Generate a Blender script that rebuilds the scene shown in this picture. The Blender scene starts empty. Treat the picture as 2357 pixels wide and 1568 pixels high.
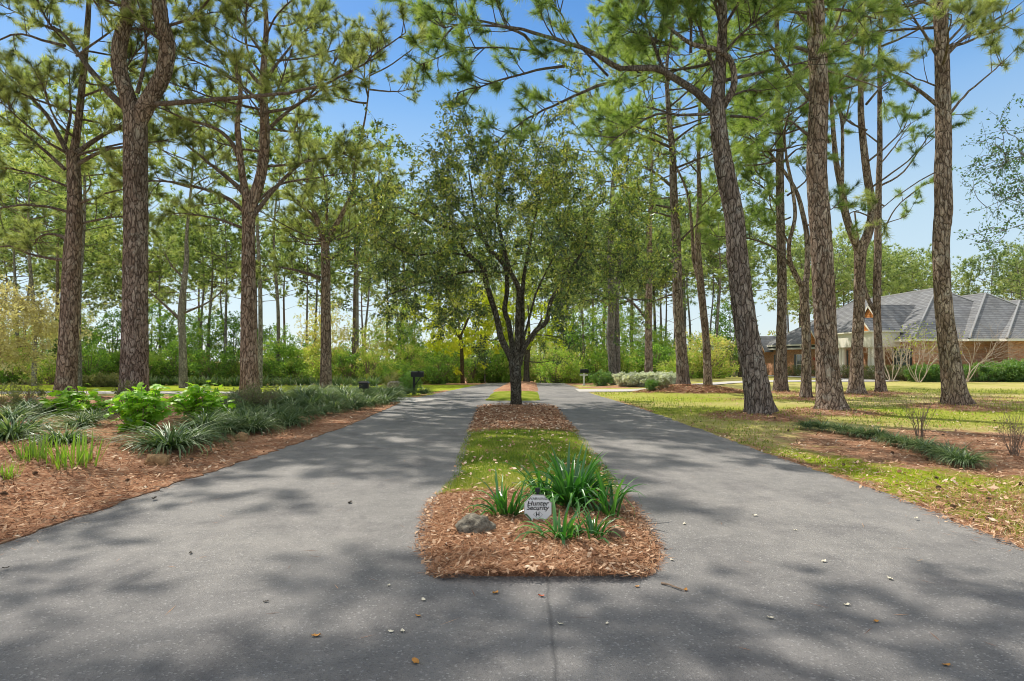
import bpy, math, random
import numpy as np
from mathutils import Vector, noise

SC = bpy.context.scene
COL = SC.collection
RNG = np.random.default_rng(7)
PXS = 1024.0 / 2357.0            # survey notes were taken on a 2357 wide print
FOC, CAMH, HOR = 600.0, 1.6, 357.0

# ------------------------------------------------------------------ terrain
def sstep(a, b, x):
    t = np.clip((np.asarray(x, float) - a) / (b - a), 0, 1)
    return t * t * (3 - 2 * t)

MOUNDS = []                       # (x, y, radius, height) straw mounds round trunks

def hz(x, y):
    x = np.asarray(x, float); y = np.asarray(y, float)
    soft = lambda t, w=4.0: np.where(t < -w, 0, np.where(t > w, t, (t + w) ** 2 / (4 * w)))
    zc = -0.017 * soft(y - 21) - 0.045 * soft(y - 48)
    zr = -0.014 * soft(y - 42)
    zc = np.maximum(zc, -3.2); zr = np.maximum(zr, -1.6)
    k = sstep(5, 15, x)
    z = zc * (1 - k) + zr * k
    z = z + 0.2 * sstep(-4.5, -6.5, x) * (1 - sstep(23, 28, y)) * sstep(2, 6, y)
    for mx, my, mr, mh in MOUNDS:
        d2 = ((x - mx) ** 2 + (y - my) ** 2) / mr ** 2
        z = z + mh * np.exp(-2.2 * d2)
    return z

def at(px, py, d):                # print point + distance -> world point
    return np.array([(px * PXS - 512) / FOC * d, d, CAMH + (HOR - py * PXS) / FOC * d])

def G(px, py):                    # print point -> point on the terrain
    d = 960 / max(py * PXS - HOR, 1.0)
    for _ in range(40):
        p = at(px, py, d)
        err = p[2] - float(hz(p[0], p[1]))
        d += err / max((py * PXS - HOR) / FOC, 0.02) * 0.6
        d = min(max(d, 1), 120)
    p = at(px, py, d)
    return np.array([p[0], p[1], float(hz(p[0], p[1]))])

def nrm(v):
    v = np.asarray(v, float)
    n = np.linalg.norm(v, axis=-1, keepdims=True)
    return v / np.maximum(n, 1e-9)

# ------------------------------------------------------------------ mesh building
class MB:
    def __init__(self):
        self.V = []; self.T = []; self.F = {3: [], 4: []}; self.M = {3: [], 4: []}; self.n = 0
    def add(self, v, f, tone=0.5, mat=0):
        v = np.asarray(v, float); f = np.asarray(f, int)
        k = f.shape[1]
        self.V.append(v)
        self.T.append(np.broadcast_to(np.asarray(tone, float), (len(v),)))
        self.F[k].append(f + self.n); self.M[k].append(np.full(len(f), mat))
        self.n += len(v)
    def box(self, lo, hi, tone=0.5, mat=0):
        x0, y0, z0 = lo; x1, y1, z1 = hi
        v = [(x0,y0,z0),(x1,y0,z0),(x1,y1,z0),(x0,y1,z0),(x0,y0,z1),(x1,y0,z1),(x1,y1,z1),(x0,y1,z1)]
        f = [(0,3,2,1),(4,5,6,7),(0,1,5,4),(1,2,6,5),(2,3,7,6),(3,0,4,7)]
        self.add(v, f, tone, mat)
    def absorb(self, o, mat):
        for v, t in zip(o.V, o.T): self.V.append(v); self.T.append(t)
        for k in (3, 4):
            for f in o.F[k]: self.F[k].append(f + self.n); self.M[k].append(np.full(len(f), mat))
        self.n += o.n
    def poly(self, pts, tone=0.5, mat=0):       # convex polygon as a fan
        n = len(pts)
        if n == 4: self.add(pts, [(0,1,2,3)], tone, mat)
        else: self.add(pts, [(0, i, i + 1) for i in range(1, n - 1)], tone, mat)
    def build(self, name, mats, parent=None, smooth=False, origin=(0, 0, 0)):
        me = bpy.data.meshes.new(name)
        if self.n:
            V = np.concatenate(self.V) - np.asarray(origin, float)
            me.vertices.add(len(V)); me.vertices.foreach_set("co", V.astype(np.float32).ravel())
            idx = []; tot = []; mi = []
            for k in (3, 4):
                if self.F[k]:
                    f = np.concatenate(self.F[k]); idx.append(f.ravel()); tot.append(np.full(len(f), k)); mi.append(np.concatenate(self.M[k]))
            idx = np.concatenate(idx); tot = np.concatenate(tot); mi = np.concatenate(mi)
            me.loops.add(len(idx)); me.loops.foreach_set("vertex_index", idx.astype(np.int32))
            me.polygons.add(len(tot))
            me.polygons.foreach_set("loop_start", (np.cumsum(tot) - tot).astype(np.int32))
            me.polygons.foreach_set("loop_total", tot.astype(np.int32))
            me.polygons.foreach_set("material_index", mi.astype(np.int32))
            me.polygons.foreach_set("use_smooth", np.full(len(tot), bool(smooth)))
            a = me.attributes.new("tone", 'FLOAT', 'POINT')
            a.data.foreach_set("value", np.concatenate(self.T).astype(np.float32))
            me.update(calc_edges=True)
        for m in (mats if isinstance(mats, (list, tuple)) else [mats]): me.materials.append(m)
        o = bpy.data.objects.new(name, me); COL.objects.link(o)
        if parent is not None: o.parent = parent
        else: o.location = origin
        return o

def tube(mb, pts, rad, k=6, tone=0.5, mat=0, wob=0.0, rng=None, cap=True):
    pts = np.asarray(pts, float); n = len(pts)
    rad = np.asarray(rad, float)
    if rad.ndim < 2: rad = np.broadcast_to(rad, (n,))
    tan = np.gradient(pts, axis=0); tan = nrm(tan)
    ref = np.array([1.0, 0.13, 0.07]) if abs(tan[0][0]) < 0.8 else np.array([0.1, 1.0, 0.05])
    a = nrm(ref - tan * (tan @ ref)[:, None]); b = np.cross(tan, a)
    th = np.linspace(0, 2 * math.pi, k, endpoint=False)
    R = rad if rad.ndim == 2 else rad[:, None] * np.ones((1, k))
    if wob and rng is not None:
        R = R * (1 + wob * rng.standard_normal((n, k)))
    v = pts[:, None, :] + R[..., None] * (np.cos(th)[None, :, None] * a[:, None, :] + np.sin(th)[None, :, None] * b[:, None, :])
    v = v.reshape(-1, 3)
    i = np.arange(n - 1)[:, None] * k; j = np.arange(k)[None, :]; j2 = (j + 1) % k
    f = np.stack([i + j, i + j2, i + k + j2, i + k + j], -1).reshape(-1, 4)
    mb.add(v, f, tone, mat)
    if cap and k >= 4:
        c = len(pts) - 1
        mb.add(np.vstack([v[c * k:], pts[-1:]]), [(q, (q + 1) % k, k) for q in range(k)], tone if np.isscalar(tone) else 0.5, mat)

def resample(pts, step):
    pts = np.asarray(pts, float)
    if len(pts) < 3:
        L = np.linalg.norm(pts[-1] - pts[0]); n = max(2, int(L / step) + 1)
        return pts[0] + (pts[-1] - pts[0]) * np.linspace(0, 1, n)[:, None]
    P = np.vstack([2 * pts[0] - pts[1], pts, 2 * pts[-1] - pts[-2]])
    out = []
    for i in range(1, len(P) - 2):
        p0, p1, p2, p3 = P[i - 1:i + 3]
        m = max(2, int(np.linalg.norm(p2 - p1) / step) + 1)
        t = np.linspace(0, 1, m, endpoint=False)[:, None]
        out.append(0.5 * ((2 * p1) + (-p0 + p2) * t + (2 * p0 - 5 * p1 + 4 * p2 - p3) * t ** 2 + (-p0 + 3 * p1 - 3 * p2 + p3) * t ** 3))
    out.append(pts[-1:])
    return np.vstack(out)

def rot_to(axes, rng, roll=True):             # (m,3) -> (m,3,3) matrices whose local z goes to axes
    z = nrm(axes); m = len(z)
    r = rng.standard_normal((m, 3)); x = nrm(np.cross(z, r)); y = np.cross(z, x)
    return np.stack([x, y, z], -1)

# tufts of needles -----------------------------------------------------------
def tuft_template(n, length, width, rng):
    V = []
    for i in range(n):
        s = rng.uniform(-0.10, 0.06)
        ang = rng.uniform(0.25, 1.35); az = rng.uniform(0, 2 * math.pi)
        d = np.array([math.sin(ang) * math.cos(az), math.sin(ang) * math.sin(az), math.cos(ang)])
        side = nrm(np.cross(d, rng.standard_normal(3)))
        L = length * rng.uniform(0.7, 1.15)
        p = np.array([0, 0, s])
        V += [p - side * width / 2, p + side * width / 2, p + d * L - np.array([0, 0, 0.0])]
    return np.array(V)

TUFTS = {}
def scatter_tufts(mb, pos, ax, lod, rng, tone, spread=0.15, scale=1.0):
    pos = np.asarray(pos, float); ax = np.asarray(ax, float)
    if not len(pos): return
    if lod not in TUFTS:
        r = np.random.default_rng(3)
        n, L, w = {0: (52, 0.25, 0.0115), 1: (22, 0.30, 0.028), 2: (13, 0.42, 0.075), 3: (6, 0.55, 0.13)}[lod]
        TUFTS[lod] = [tuft_template(n, L, w, r) for _ in range(5)]
    pick = rng.integers(0, 5, len(pos))
    for q in range(5):
        sel = np.nonzero(pick == q)[0]
        if not len(sel): continue
        T = TUFTS[lod][q]
        R = rot_to(ax[sel], rng); s = rng.uniform(0.75, 1.2, len(sel)) * scale
        v = np.einsum('mij,nj->mni', R, T) * s[:, None, None] + pos[sel][:, None, :]
        m, n = v.shape[:2]
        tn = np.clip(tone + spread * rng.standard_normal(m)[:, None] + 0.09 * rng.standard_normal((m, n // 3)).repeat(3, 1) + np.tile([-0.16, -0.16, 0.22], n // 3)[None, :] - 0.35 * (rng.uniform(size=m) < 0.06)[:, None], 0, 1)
        mb.add(v.reshape(-1, 3), np.arange(m * n).reshape(-1, 3), tn.ravel())

# broad leaves ---------------------------------------------------------------
def scatter_leaves(mb, pos, axes, L, W, rng, tone, spread=0.15, fold=0.25, up=0.0):
    pos = np.asarray(pos, float); m = len(pos)
    if not m: return
    z = nrm(axes); r = rng.standard_normal((m, 3)) + np.array([0, 0, up])
    x = nrm(np.cross(z, r)); n = np.cross(x, z)
    l = L * rng.uniform(0.65, 1.25, m)[:, None]; w = W * rng.uniform(0.7, 1.2, m)[:, None]
    a = pos; c = pos + z * l
    mid = pos + z * l * 0.45 + n * w * fold
    v = np.stack([a, mid - x * w * 0.5, c, mid + x * w * 0.5], 1).reshape(-1, 3)
    f = np.arange(4 * m).reshape(-1, 4)
    tn = np.clip(np.asarray(tone) + spread * rng.standard_normal(m), 0, 1).repeat(4)
    mb.add(v, f, tn)

# ------------------------------------------------------------------ materials
def newmat(name):
    m = bpy.data.materials.new(name); m.use_nodes = True
    nt = m.node_tree; nt.nodes.clear()
    out = nt.nodes.new("ShaderNodeOutputMaterial")
    return m, nt, out

def N(nt, typ, **kw):
    n = nt.nodes.new("ShaderNode" + typ)
    for k, v in kw.items():
        if k in n.inputs.keys(): n.inputs[k].default_value = v
        else: setattr(n, k, v)
    return n

def ramp(nt, fac, stops, interp='LINEAR'):
    r = nt.nodes.new("ShaderNodeValToRGB"); r.color_ramp.interpolation = interp
    el = r.color_ramp.elements
    while len(el) < len(stops): el.new(0.5)
    for e, (p, c) in zip(el, stops): e.position = p; e.color = (*c, 1)
    nt.links.new(fac, r.inputs[0]); return r.outputs[0]

def mixc(nt, fac, a, b, mode='MIX'):
    m = nt.nodes.new("ShaderNodeMix"); m.data_type = 'RGBA'; m.blend_type = mode
    for s, v in ((0, fac), (6, a), (7, b)):
        if hasattr(v, 'is_linked') or isinstance(v, bpy.types.NodeSocket): nt.links.new(v, m.inputs[s])
        else: m.inputs[s].default_value = v if s == 0 else (*v, 1)
    return m.outputs[2]

def math_(nt, op, a, b=0.0, c=None):
    m = nt.nodes.new("ShaderNodeMath"); m.operation = op
    for i, v in enumerate((a, b) if c is None else (a, b, c)):
        if isinstance(v, bpy.types.NodeSocket): nt.links.new(v, m.inputs[i])
        else: m.inputs[i].default_value = v
    return m.outputs[0]

def noise_(nt, vec, scale, detail=4, rough=0.6, dist=0.0):
    n = N(nt, "TexNoise", Scale=scale, Detail=detail, Roughness=rough, Distortion=dist)
    if vec is not None: nt.links.new(vec, n.inputs["Vector"])
    return n.outputs[0]

def mapping(nt, vec, scale):
    m = N(nt, "Mapping"); m.inputs["Scale"].default_value = scale
    nt.links.new(vec, m.inputs["Vector"]); return m.outputs[0]

def foliage(name, stops, trans=0.45, gloss=0.06, rnd=0.25, rough=0.45):
    m, nt, out = newmat(name)
    at_ = N(nt, "Attribute", attribute_name="tone")
    oi = N(nt, "ObjectInfo")
    f = math_(nt, 'ADD', at_.outputs["Fac"], math_(nt, 'MULTIPLY', math_(nt, 'SUBTRACT', oi.outputs["Random"], 0.5), rnd))
    c = ramp(nt, f, stops)
    d = N(nt, "BsdfDiffuse"); t = N(nt, "BsdfTranslucent"); g = N(nt, "BsdfGlossy", Roughness=rough)
    tc = mixc(nt, 1.0, c, (1.15, 1.25, 0.55), 'MULTIPLY')
    nt.links.new(c, d.inputs[0]); nt.links.new(tc, t.inputs[0])
    g.inputs[0].default_value = (0.9, 0.95, 0.9, 1)
    m1 = N(nt, "MixShader"); m1.inputs[0].default_value = trans
    nt.links.new(d.outputs[0], m1.inputs[1]); nt.links.new(t.outputs[0], m1.inputs[2])
    m2 = N(nt, "MixShader"); m2.inputs[0].default_value = gloss
    nt.links.new(m1.outputs[0], m2.inputs[1]); nt.links.new(g.outputs[0], m2.inputs[2])
    nt.links.new(m2.outputs[0], out.inputs[0]); return m

def bark(name, dark, mid, light, scale=8.0, bump=0.6, stretch=0.32):
    m, nt, out = newmat(name)
    tc = N(nt, "TexCoord").outputs["Object"]; oi = N(nt, "ObjectInfo")
    off = N(nt, "VectorMath", operation='MULTIPLY_ADD'); nt.links.new(oi.outputs["Random"], off.inputs[0]); off.inputs[1].default_value = (37, 11, 53); nt.links.new(tc, off.inputs[2])
    v = mapping(nt, off.outputs[0], (1, 1, stretch))
    dn = N(nt, "TexNoise", Scale=3.2, Detail=4.0); nt.links.new(v, dn.inputs["Vector"])
    vm = N(nt, "VectorMath", operation='MULTIPLY_ADD'); nt.links.new(dn.outputs["Color"], vm.inputs[0])
    vm.inputs[1].default_value = (0.34, 0.34, 0.34); nt.links.new(v, vm.inputs[2])
    vo = N(nt, "TexVoronoi", feature='DISTANCE_TO_EDGE', Scale=scale); nt.links.new(vm.outputs[0], vo.inputs["Vector"])
    vo2 = N(nt, "TexVoronoi", feature='DISTANCE_TO_EDGE', Scale=scale * 2.3); nt.links.new(vm.outputs[0], vo2.inputs["Vector"])
    vc = N(nt, "TexVoronoi", feature='F1', Scale=scale); nt.links.new(vm.outputs[0], vc.inputs["Vector"])
    fine = noise_(nt, mapping(nt, off.outputs[0], (1, 1, 0.3)), 30, 6, 0.75)
    med = noise_(nt, mapping(nt, off.outputs[0], (1, 1, 0.5)), 5, 4, 0.65)
    big = noise_(nt, off.outputs[0], 0.8, 4, 0.65)
    e1 = ramp(nt, math_(nt, 'MULTIPLY', vo.outputs["Distance"], math_(nt, 'ADD', 0.35, math_(nt, 'MULTIPLY', med, 1.5))), [(0.0, (0, 0, 0)), (0.11, (0.8, 0.8, 0.8)), (0.3, (1, 1, 1))])
    e2 = ramp(nt, math_(nt, 'MULTIPLY', vo2.outputs["Distance"], math_(nt, 'ADD', 0.4, fine)), [(0.0, (0.45, 0.45, 0.45)), (0.09, (1, 1, 1))])
    edge = math_(nt, 'MULTIPLY', e1, e2)
    sep = N(nt, "SeparateColor"); nt.links.new(vc.outputs["Color"], sep.inputs[0])
    f = math_(nt, 'ADD', math_(nt, 'MULTIPLY', sep.outputs[0], 0.30), math_(nt, 'MULTIPLY', fine, 0.72))
    c = ramp(nt, f, [(0.26, dark), (0.5, mid), (0.78, light)])
    c = mixc(nt, edge, tuple(x * 0.34 for x in dark), c)
    c = mixc(nt, ramp(nt, big, [(0.35, (0, 0, 0)), (0.7, (0.75, 0.75, 0.75))]), c, mixc(nt, 1.0, c, (0.50, 0.46, 0.44), 'MULTIPLY'))
    g = sum(mid) / 3
    lich = math_(nt, 'MULTIPLY', ramp(nt, noise_(nt, off.outputs[0], 2.6, 5, 0.7), [(0.56, (0, 0, 0)), (0.66, (0.45, 0.45, 0.45))]), edge)
    c = mixc(nt, lich, c, (g * 1.35, g * 1.38, g * 1.2))
    hs = N(nt, "HueSaturation"); nt.links.new(c, hs.inputs["Color"])
    nt.links.new(math_(nt, 'ADD', 0.82, math_(nt, 'MULTIPLY', oi.outputs["Random"], 0.36)), hs.inputs["Value"]); nt.links.new(math_(nt, 'ADD', 0.75, math_(nt, 'MULTIPLY', oi.outputs["Random"], 0.35)), hs.inputs["Saturation"])
    b = N(nt, "BsdfDiffuse", Roughness=0.6); nt.links.new(hs.outputs[0], b.inputs[0])
    hgt = math_(nt, 'ADD', math_(nt, 'MULTIPLY', edge, 0.8), math_(nt, 'MULTIPLY', fine, 0.5))
    bp = N(nt, "Bump", Strength=bump, Distance=0.06); nt.links.new(hgt, bp.inputs["Height"])
    nt.links.new(bp.outputs[0], b.inputs["Normal"]); nt.links.new(b.outputs[0], out.inputs[0]); return m

def plain(name, col, rough=0.6, spec=0.3, var=0.12, scale=6.0, bump=0.0, metal=0.0):
    m, nt, out = newmat(name)
    tc = N(nt, "TexCoord").outputs["Object"]
    f = noise_(nt, tc, scale, 5, 0.65)
    c = ramp(nt, f, [(0.25, tuple(max(x * (1 - var), 0) for x in col)), (0.75, tuple(min(x * (1 + var), 1) for x in col))])
    b = N(nt, "BsdfPrincipled", Roughness=rough, Metallic=metal); b.inputs["Specular IOR Level"].default_value = spec
    nt.links.new(c, b.inputs["Base Color"])
    if bump:
        bp = N(nt, "Bump", Strength=bump, Distance=0.03); nt.links.new(noise_(nt, tc, scale * 4, 5, 0.7), bp.inputs["Height"])
        nt.links.new(bp.outputs[0], b.inputs["Normal"])
    nt.links.new(b.outputs[0], out.inputs[0]); return m

def toned(name, stops, rough=0.8, trans=0.0):
    m, nt, out = newmat(name)
    at_ = N(nt, "Attribute", attribute_name="tone")
    c = ramp(nt, at_.outputs["Fac"], stops)
    d = N(nt, "BsdfDiffuse"); nt.links.new(c, d.inputs[0])
    if trans:
        t = N(nt, "BsdfTranslucent"); nt.links.new(c, t.inputs[0])
        mx = N(nt, "MixShader"); mx.inputs[0].default_value = trans
        nt.links.new(d.outputs[0], mx.inputs[1]); nt.links.new(t.outputs[0], mx.inputs[2]); nt.links.new(mx.outputs[0], out.inputs[0])
    else: nt.links.new(d.outputs[0], out.inputs[0])
    return m

def asphalt_mat():
    m, nt, out = newmat("asphalt")
    tc = N(nt, "TexCoord").outputs["Object"]
    n1 = noise_(nt, tc, 0.5, 4, 0.6); n2 = noise_(nt, tc, 5.0, 5, 0.7); n3 = noise_(nt, tc, 190, 3, 0.8)
    vo = N(nt, "TexVoronoi", feature='F1', Scale=95.0); nt.links.new(tc, vo.inputs["Vector"])
    sp = N(nt, "SeparateColor"); nt.links.new(vo.outputs["Color"], sp.inputs[0])
    f = math_(nt, 'ADD', math_(nt, 'MULTIPLY', n1, 0.35), math_(nt, 'ADD', math_(nt, 'MULTIPLY', n2, 0.3), math_(nt, 'MULTIPLY', n3, 0.35)))
    c = ramp(nt, f, ASPHALT_STOPS)
    chips = ramp(nt, sp.outputs[0], [(0.90, (0, 0, 0)), (0.97, (1, 1, 1))])
    c = mixc(nt, math_(nt, 'MULTIPLY', chips, 0.5), c, (0.52, 0.50, 0.47))
    pits = ramp(nt, sp.outputs[1], [(0.80, (0, 0, 0)), (0.92, (1, 1, 1))])
    c = mixc(nt, math_(nt, 'MULTIPLY', pits, 0.22), c, (0.05, 0.05, 0.052))
    sxy = N(nt, "SeparateXYZ"); nt.links.new(tc, sxy.inputs[0])
    dwn = N(nt, "TexNoise", Scale=0.9, Detail=4.0); nt.links.new(tc, dwn.inputs["Vector"])
    wv = N(nt, "VectorMath", operation='MULTIPLY_ADD'); nt.links.new(dwn.outputs["Color"], wv.inputs[0]); wv.inputs[1].default_value = (0.9, 0.9, 0); nt.links.new(tc, wv.inputs[2])
    ck = N(nt, "TexVoronoi", feature='DISTANCE_TO_EDGE', Scale=0.33); nt.links.new(wv.outputs[0], ck.inputs["Vector"])
    crack = math_(nt, 'MULTIPLY', ramp(nt, ck.outputs["Distance"], [(0.0, (1, 1, 1)), (0.0035, (0, 0, 0))]), ramp(nt, n2, [(0.55, (0, 0, 0)), (0.66, (0.3, 0.3, 0.3))]))
    stain = ramp(nt, noise_(nt, tc, 1.1, 5, 0.7, 0.6), [(0.50, (0, 0, 0)), (0.70, (0.8, 0.8, 0.8))])
    c = mixc(nt, stain, c, mixc(nt, 1.0, c, (0.62, 0.62, 0.65), 'MULTIPLY'))
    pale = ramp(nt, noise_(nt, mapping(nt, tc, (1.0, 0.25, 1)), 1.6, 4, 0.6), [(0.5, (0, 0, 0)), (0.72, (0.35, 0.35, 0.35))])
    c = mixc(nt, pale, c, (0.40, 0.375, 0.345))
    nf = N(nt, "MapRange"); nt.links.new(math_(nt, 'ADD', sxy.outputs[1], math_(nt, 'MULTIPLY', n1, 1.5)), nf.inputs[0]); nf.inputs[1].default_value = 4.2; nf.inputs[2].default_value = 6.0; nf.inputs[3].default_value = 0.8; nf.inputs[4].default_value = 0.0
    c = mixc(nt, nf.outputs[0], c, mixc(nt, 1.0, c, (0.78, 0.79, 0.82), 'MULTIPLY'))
    c = mixc(nt, crack, c, (0.035, 0.035, 0.035))
    seam = math_(nt, 'MULTIPLY', ramp(nt, math_(nt, 'ABSOLUTE', math_(nt, 'ADD', math_(nt, 'SUBTRACT', sxy.outputs[0], 0.24), math_(nt, 'MULTIPLY', math_(nt, 'SUBTRACT', n1, 0.5), 0.25))), [(0.0, (1, 1, 1)), (0.02, (0, 0, 0))]), math_(nt, 'LESS_THAN', sxy.outputs[1], 4.3))
    c = mixc(nt, math_(nt, 'MULTIPLY', seam, 0.55), c, (0.06, 0.06, 0.062))
    b = N(nt, "BsdfPrincipled", Roughness=0.82); b.inputs["Specular IOR Level"].default_value = 0.25
    nt.links.new(c, b.inputs["Base Color"])
    bp = N(nt, "Bump", Strength=0.55, Distance=0.012); nt.links.new(math_(nt, 'ADD', vo.outputs["Distance"], n3), bp.inputs["Height"])
    nt.links.new(bp.outputs[0], b.inputs["Normal"]); nt.links.new(b.outputs[0], out.inputs[0]); return m
ASPHALT_STOPS = [(0.30, (0.150, 0.146, 0.142)), (0.5, (0.248, 0.236, 0.222)), (0.7, (0.39, 0.362, 0.33))]

def straw_color(nt, tc):
    a = noise_(nt, mapping(nt, tc, (1, 1, 1)), 26, 6, 0.75, 1.5)
    bgn = noise_(nt, tc, 1.3, 4, 0.6)
    vo = N(nt, "TexVoronoi", feature='F1', Scale=20.0); nt.links.new(tc, vo.inputs["Vector"])
    sp = N(nt, "SeparateColor"); nt.links.new(vo.outputs["Color"], sp.inputs[0])
    f = math_(nt, 'ADD', math_(nt, 'MULTIPLY', a, 0.75), math_(nt, 'MULTIPLY', bgn, 0.3))
    c = ramp(nt, f, [(0.3, (0.085, 0.045, 0.03)), (0.47, (0.30, 0.15, 0.09)), (0.62, (0.54, 0.31, 0.19)), (0.78, (0.74, 0.54, 0.38))])
    lf = ramp(nt, sp.outputs[0], [(0.70, (0, 0, 0)), (0.78, (1, 1, 1))])
    return mixc(nt, math_(nt, 'MULTIPLY', lf, 0.55), c, (0.58, 0.41, 0.28)), f

def straw_mat():
    m, nt, out = newmat("pine_straw_mulch")
    tc = N(nt, "TexCoord").outputs["Object"]
    c, f = straw_color(nt, tc)
    b = N(nt, "BsdfDiffuse"); nt.links.new(c, b.inputs[0])
    bp = N(nt, "Bump", Strength=0.9, Distance=0.04); nt.links.new(f, bp.inputs["Height"])
    nt.links.new(bp.outputs[0], b.inputs["Normal"]); nt.links.new(b.outputs[0], out.inputs[0]); return m

def lawn_color(nt, tc):
    n1 = noise_(nt, tc, 0.22, 4, 0.6); n2 = noise_(nt, tc, 2.2, 5, 0.65); n3 = noise_(nt, tc, 45, 4, 0.75)
    f = math_(nt, 'ADD', math_(nt, 'MULTIPLY', n1, 0.45), math_(nt, 'ADD', math_(nt, 'MULTIPLY', n2, 0.35), math_(nt, 'MULTIPLY', n3, 0.3)))
    c = ramp(nt, f, [(0.36, (0.17, 0.24, 0.03)), (0.45, (0.36, 0.36, 0.08)), (0.54, (0.55, 0.46, 0.19)), (0.68, (0.64, 0.50, 0.28))])
    return c, n3, n2

def ground_mat():
    m, nt, out = newmat("lawn")
    tc = N(nt, "TexCoord").outputs["Object"]
    g, n3, n2 = lawn_color(nt, tc)
    gr = N(nt, "Attribute", attribute_name="green").outputs["Fac"]
    lush = ramp(nt, math_(nt, 'ADD', math_(nt, 'MULTIPLY', n3, 0.5), math_(nt, 'MULTIPLY', n2, 0.5)), [(0.35, (0.17, 0.27, 0.015)), (0.6, (0.40, 0.47, 0.035))])
    g = mixc(nt, gr, g, lush)
    s, f = straw_color(nt, tc)
    st = N(nt, "Attribute", attribute_name="tone").outputs["Fac"]
    k = math_(nt, 'ADD', st, math_(nt, 'MULTIPLY', math_(nt, 'SUBTRACT', n2, 0.5), 1.1))
    k = math_(nt, 'ADD', k, math_(nt, 'MULTIPLY', math_(nt, 'SUBTRACT', n3, 0.5), 0.7))
    k = ramp(nt, k, [(0.42, (0, 0, 0)), (0.6, (1, 1, 1))])
    c = mixc(nt, k, g, s)
    b = N(nt, "BsdfDiffuse"); nt.links.new(c, b.inputs[0])
    bp = N(nt, "Bump", Strength=0.8, Distance=0.04); nt.links.new(math_(nt, 'ADD', n3, f), bp.inputs["Height"])
    nt.links.new(bp.outputs[0], b.inputs["Normal"]); nt.links.new(b.outputs[0], out.inputs[0]); return m

def grass_sheet_mat():
    m, nt, out = newmat("island_turf")
    tc = N(nt, "TexCoord").outputs["Object"]
    n2 = noise_(nt, tc, 1.6, 5, 0.65); n3 = noise_(nt, tc, 60, 4, 0.75)
    f = math_(nt, 'ADD', math_(nt, 'MULTIPLY', n2, 0.6), math_(nt, 'MULTIPLY', n3, 0.4))
    c = ramp(nt, f, [(0.36, (0.12, 0.19, 0.02)), (0.5, (0.24, 0.29, 0.04)), (0.64, (0.46, 0.38, 0.12))])
    b = N(nt, "BsdfDiffuse"); nt.links.new(c, b.inputs[0])
    bp = N(nt, "Bump", Strength=0.8, Distance=0.03); nt.links.new(n3, bp.inputs["Height"])
    nt.links.new(bp.outputs[0], b.inputs["Normal"]); nt.links.new(b.outputs[0], out.inputs[0]); return m

def wallbrick_mat():
    m, nt, out = newmat("red_brick")
    tc = N(nt, "TexCoord").outputs["Object"]
    sx = N(nt, "SeparateXYZ"); nt.links.new(tc, sx.inputs[0])
    cx = N(nt, "CombineXYZ"); nt.links.new(math_(nt, 'ADD', sx.outputs[0], sx.outputs[1]), cx.inputs[0]); nt.links.new(sx.outputs[2], cx.inputs[1])
    br = N(nt, "TexBrick", Scale=1.0); nt.links.new(cx.outputs[0], br.inputs["Vector"])
    br.inputs["Brick Width"].default_value = 0.24; br.inputs["Row Height"].default_value = 0.085; br.inputs["Mortar Size"].default_value = 0.008
    br.inputs["Color1"].default_value = (0.56, 0.24, 0.12, 1); br.inputs["Color2"].default_value = (0.72, 0.39, 0.22, 1); br.inputs["Mortar"].default_value = (0.55, 0.45, 0.36, 1)
    n = noise_(nt, mapping(nt, tc, (1, 1, 2.5)), 4, 5, 0.7)
    c = mixc(nt, ramp(nt, n, [(0.35, (0, 0, 0)), (0.65, (0.7, 0.7, 0.7))]), br.outputs[0], mixc(nt, 1.0, br.outputs[0], (0.45, 0.42, 0.42), 'MULTIPLY'))
    b = N(nt, "BsdfDiffuse"); nt.links.new(c, b.inputs[0]); nt.links.new(b.outputs[0], out.inputs[0]); return m

def shingle_mat(name, c1, c2, gap, w, h):
    m, nt, out = newmat(name)
    tc = N(nt, "TexCoord").outputs["Object"]
    sx = N(nt, "SeparateXYZ"); nt.links.new(tc, sx.inputs[0])
    cx = N(nt, "CombineXYZ"); nt.links.new(math_(nt, 'ADD', sx.outputs[0], sx.outputs[1]), cx.inputs[0]); nt.links.new(sx.outputs[2], cx.inputs[1])
    br = N(nt, "TexBrick", Scale=1.0); nt.links.new(cx.outputs[0], br.inputs["Vector"])
    br.inputs["Brick Width"].default_value = w; br.inputs["Row Height"].default_value = h; br.inputs["Mortar Size"].default_value = 0.012
    br.inputs["Color1"].default_value = (*c1, 1); br.inputs["Color2"].default_value = (*c2, 1); br.inputs["Mortar"].default_value = (*gap, 1)
    n = noise_(nt, tc, 1.2, 5, 0.7)
    c = mixc(nt, ramp(nt, n, [(0.4, (0, 0, 0)), (0.7, (0.5, 0.5, 0.5))]), br.outputs[0], mixc(nt, 1.0, br.outputs[0], (0.6, 0.57, 0.52), 'MULTIPLY'))
    b = N(nt, "BsdfDiffuse"); nt.links.new(c, b.inputs[0]); nt.links.new(b.outputs[0], out.inputs[0]); return m

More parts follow.
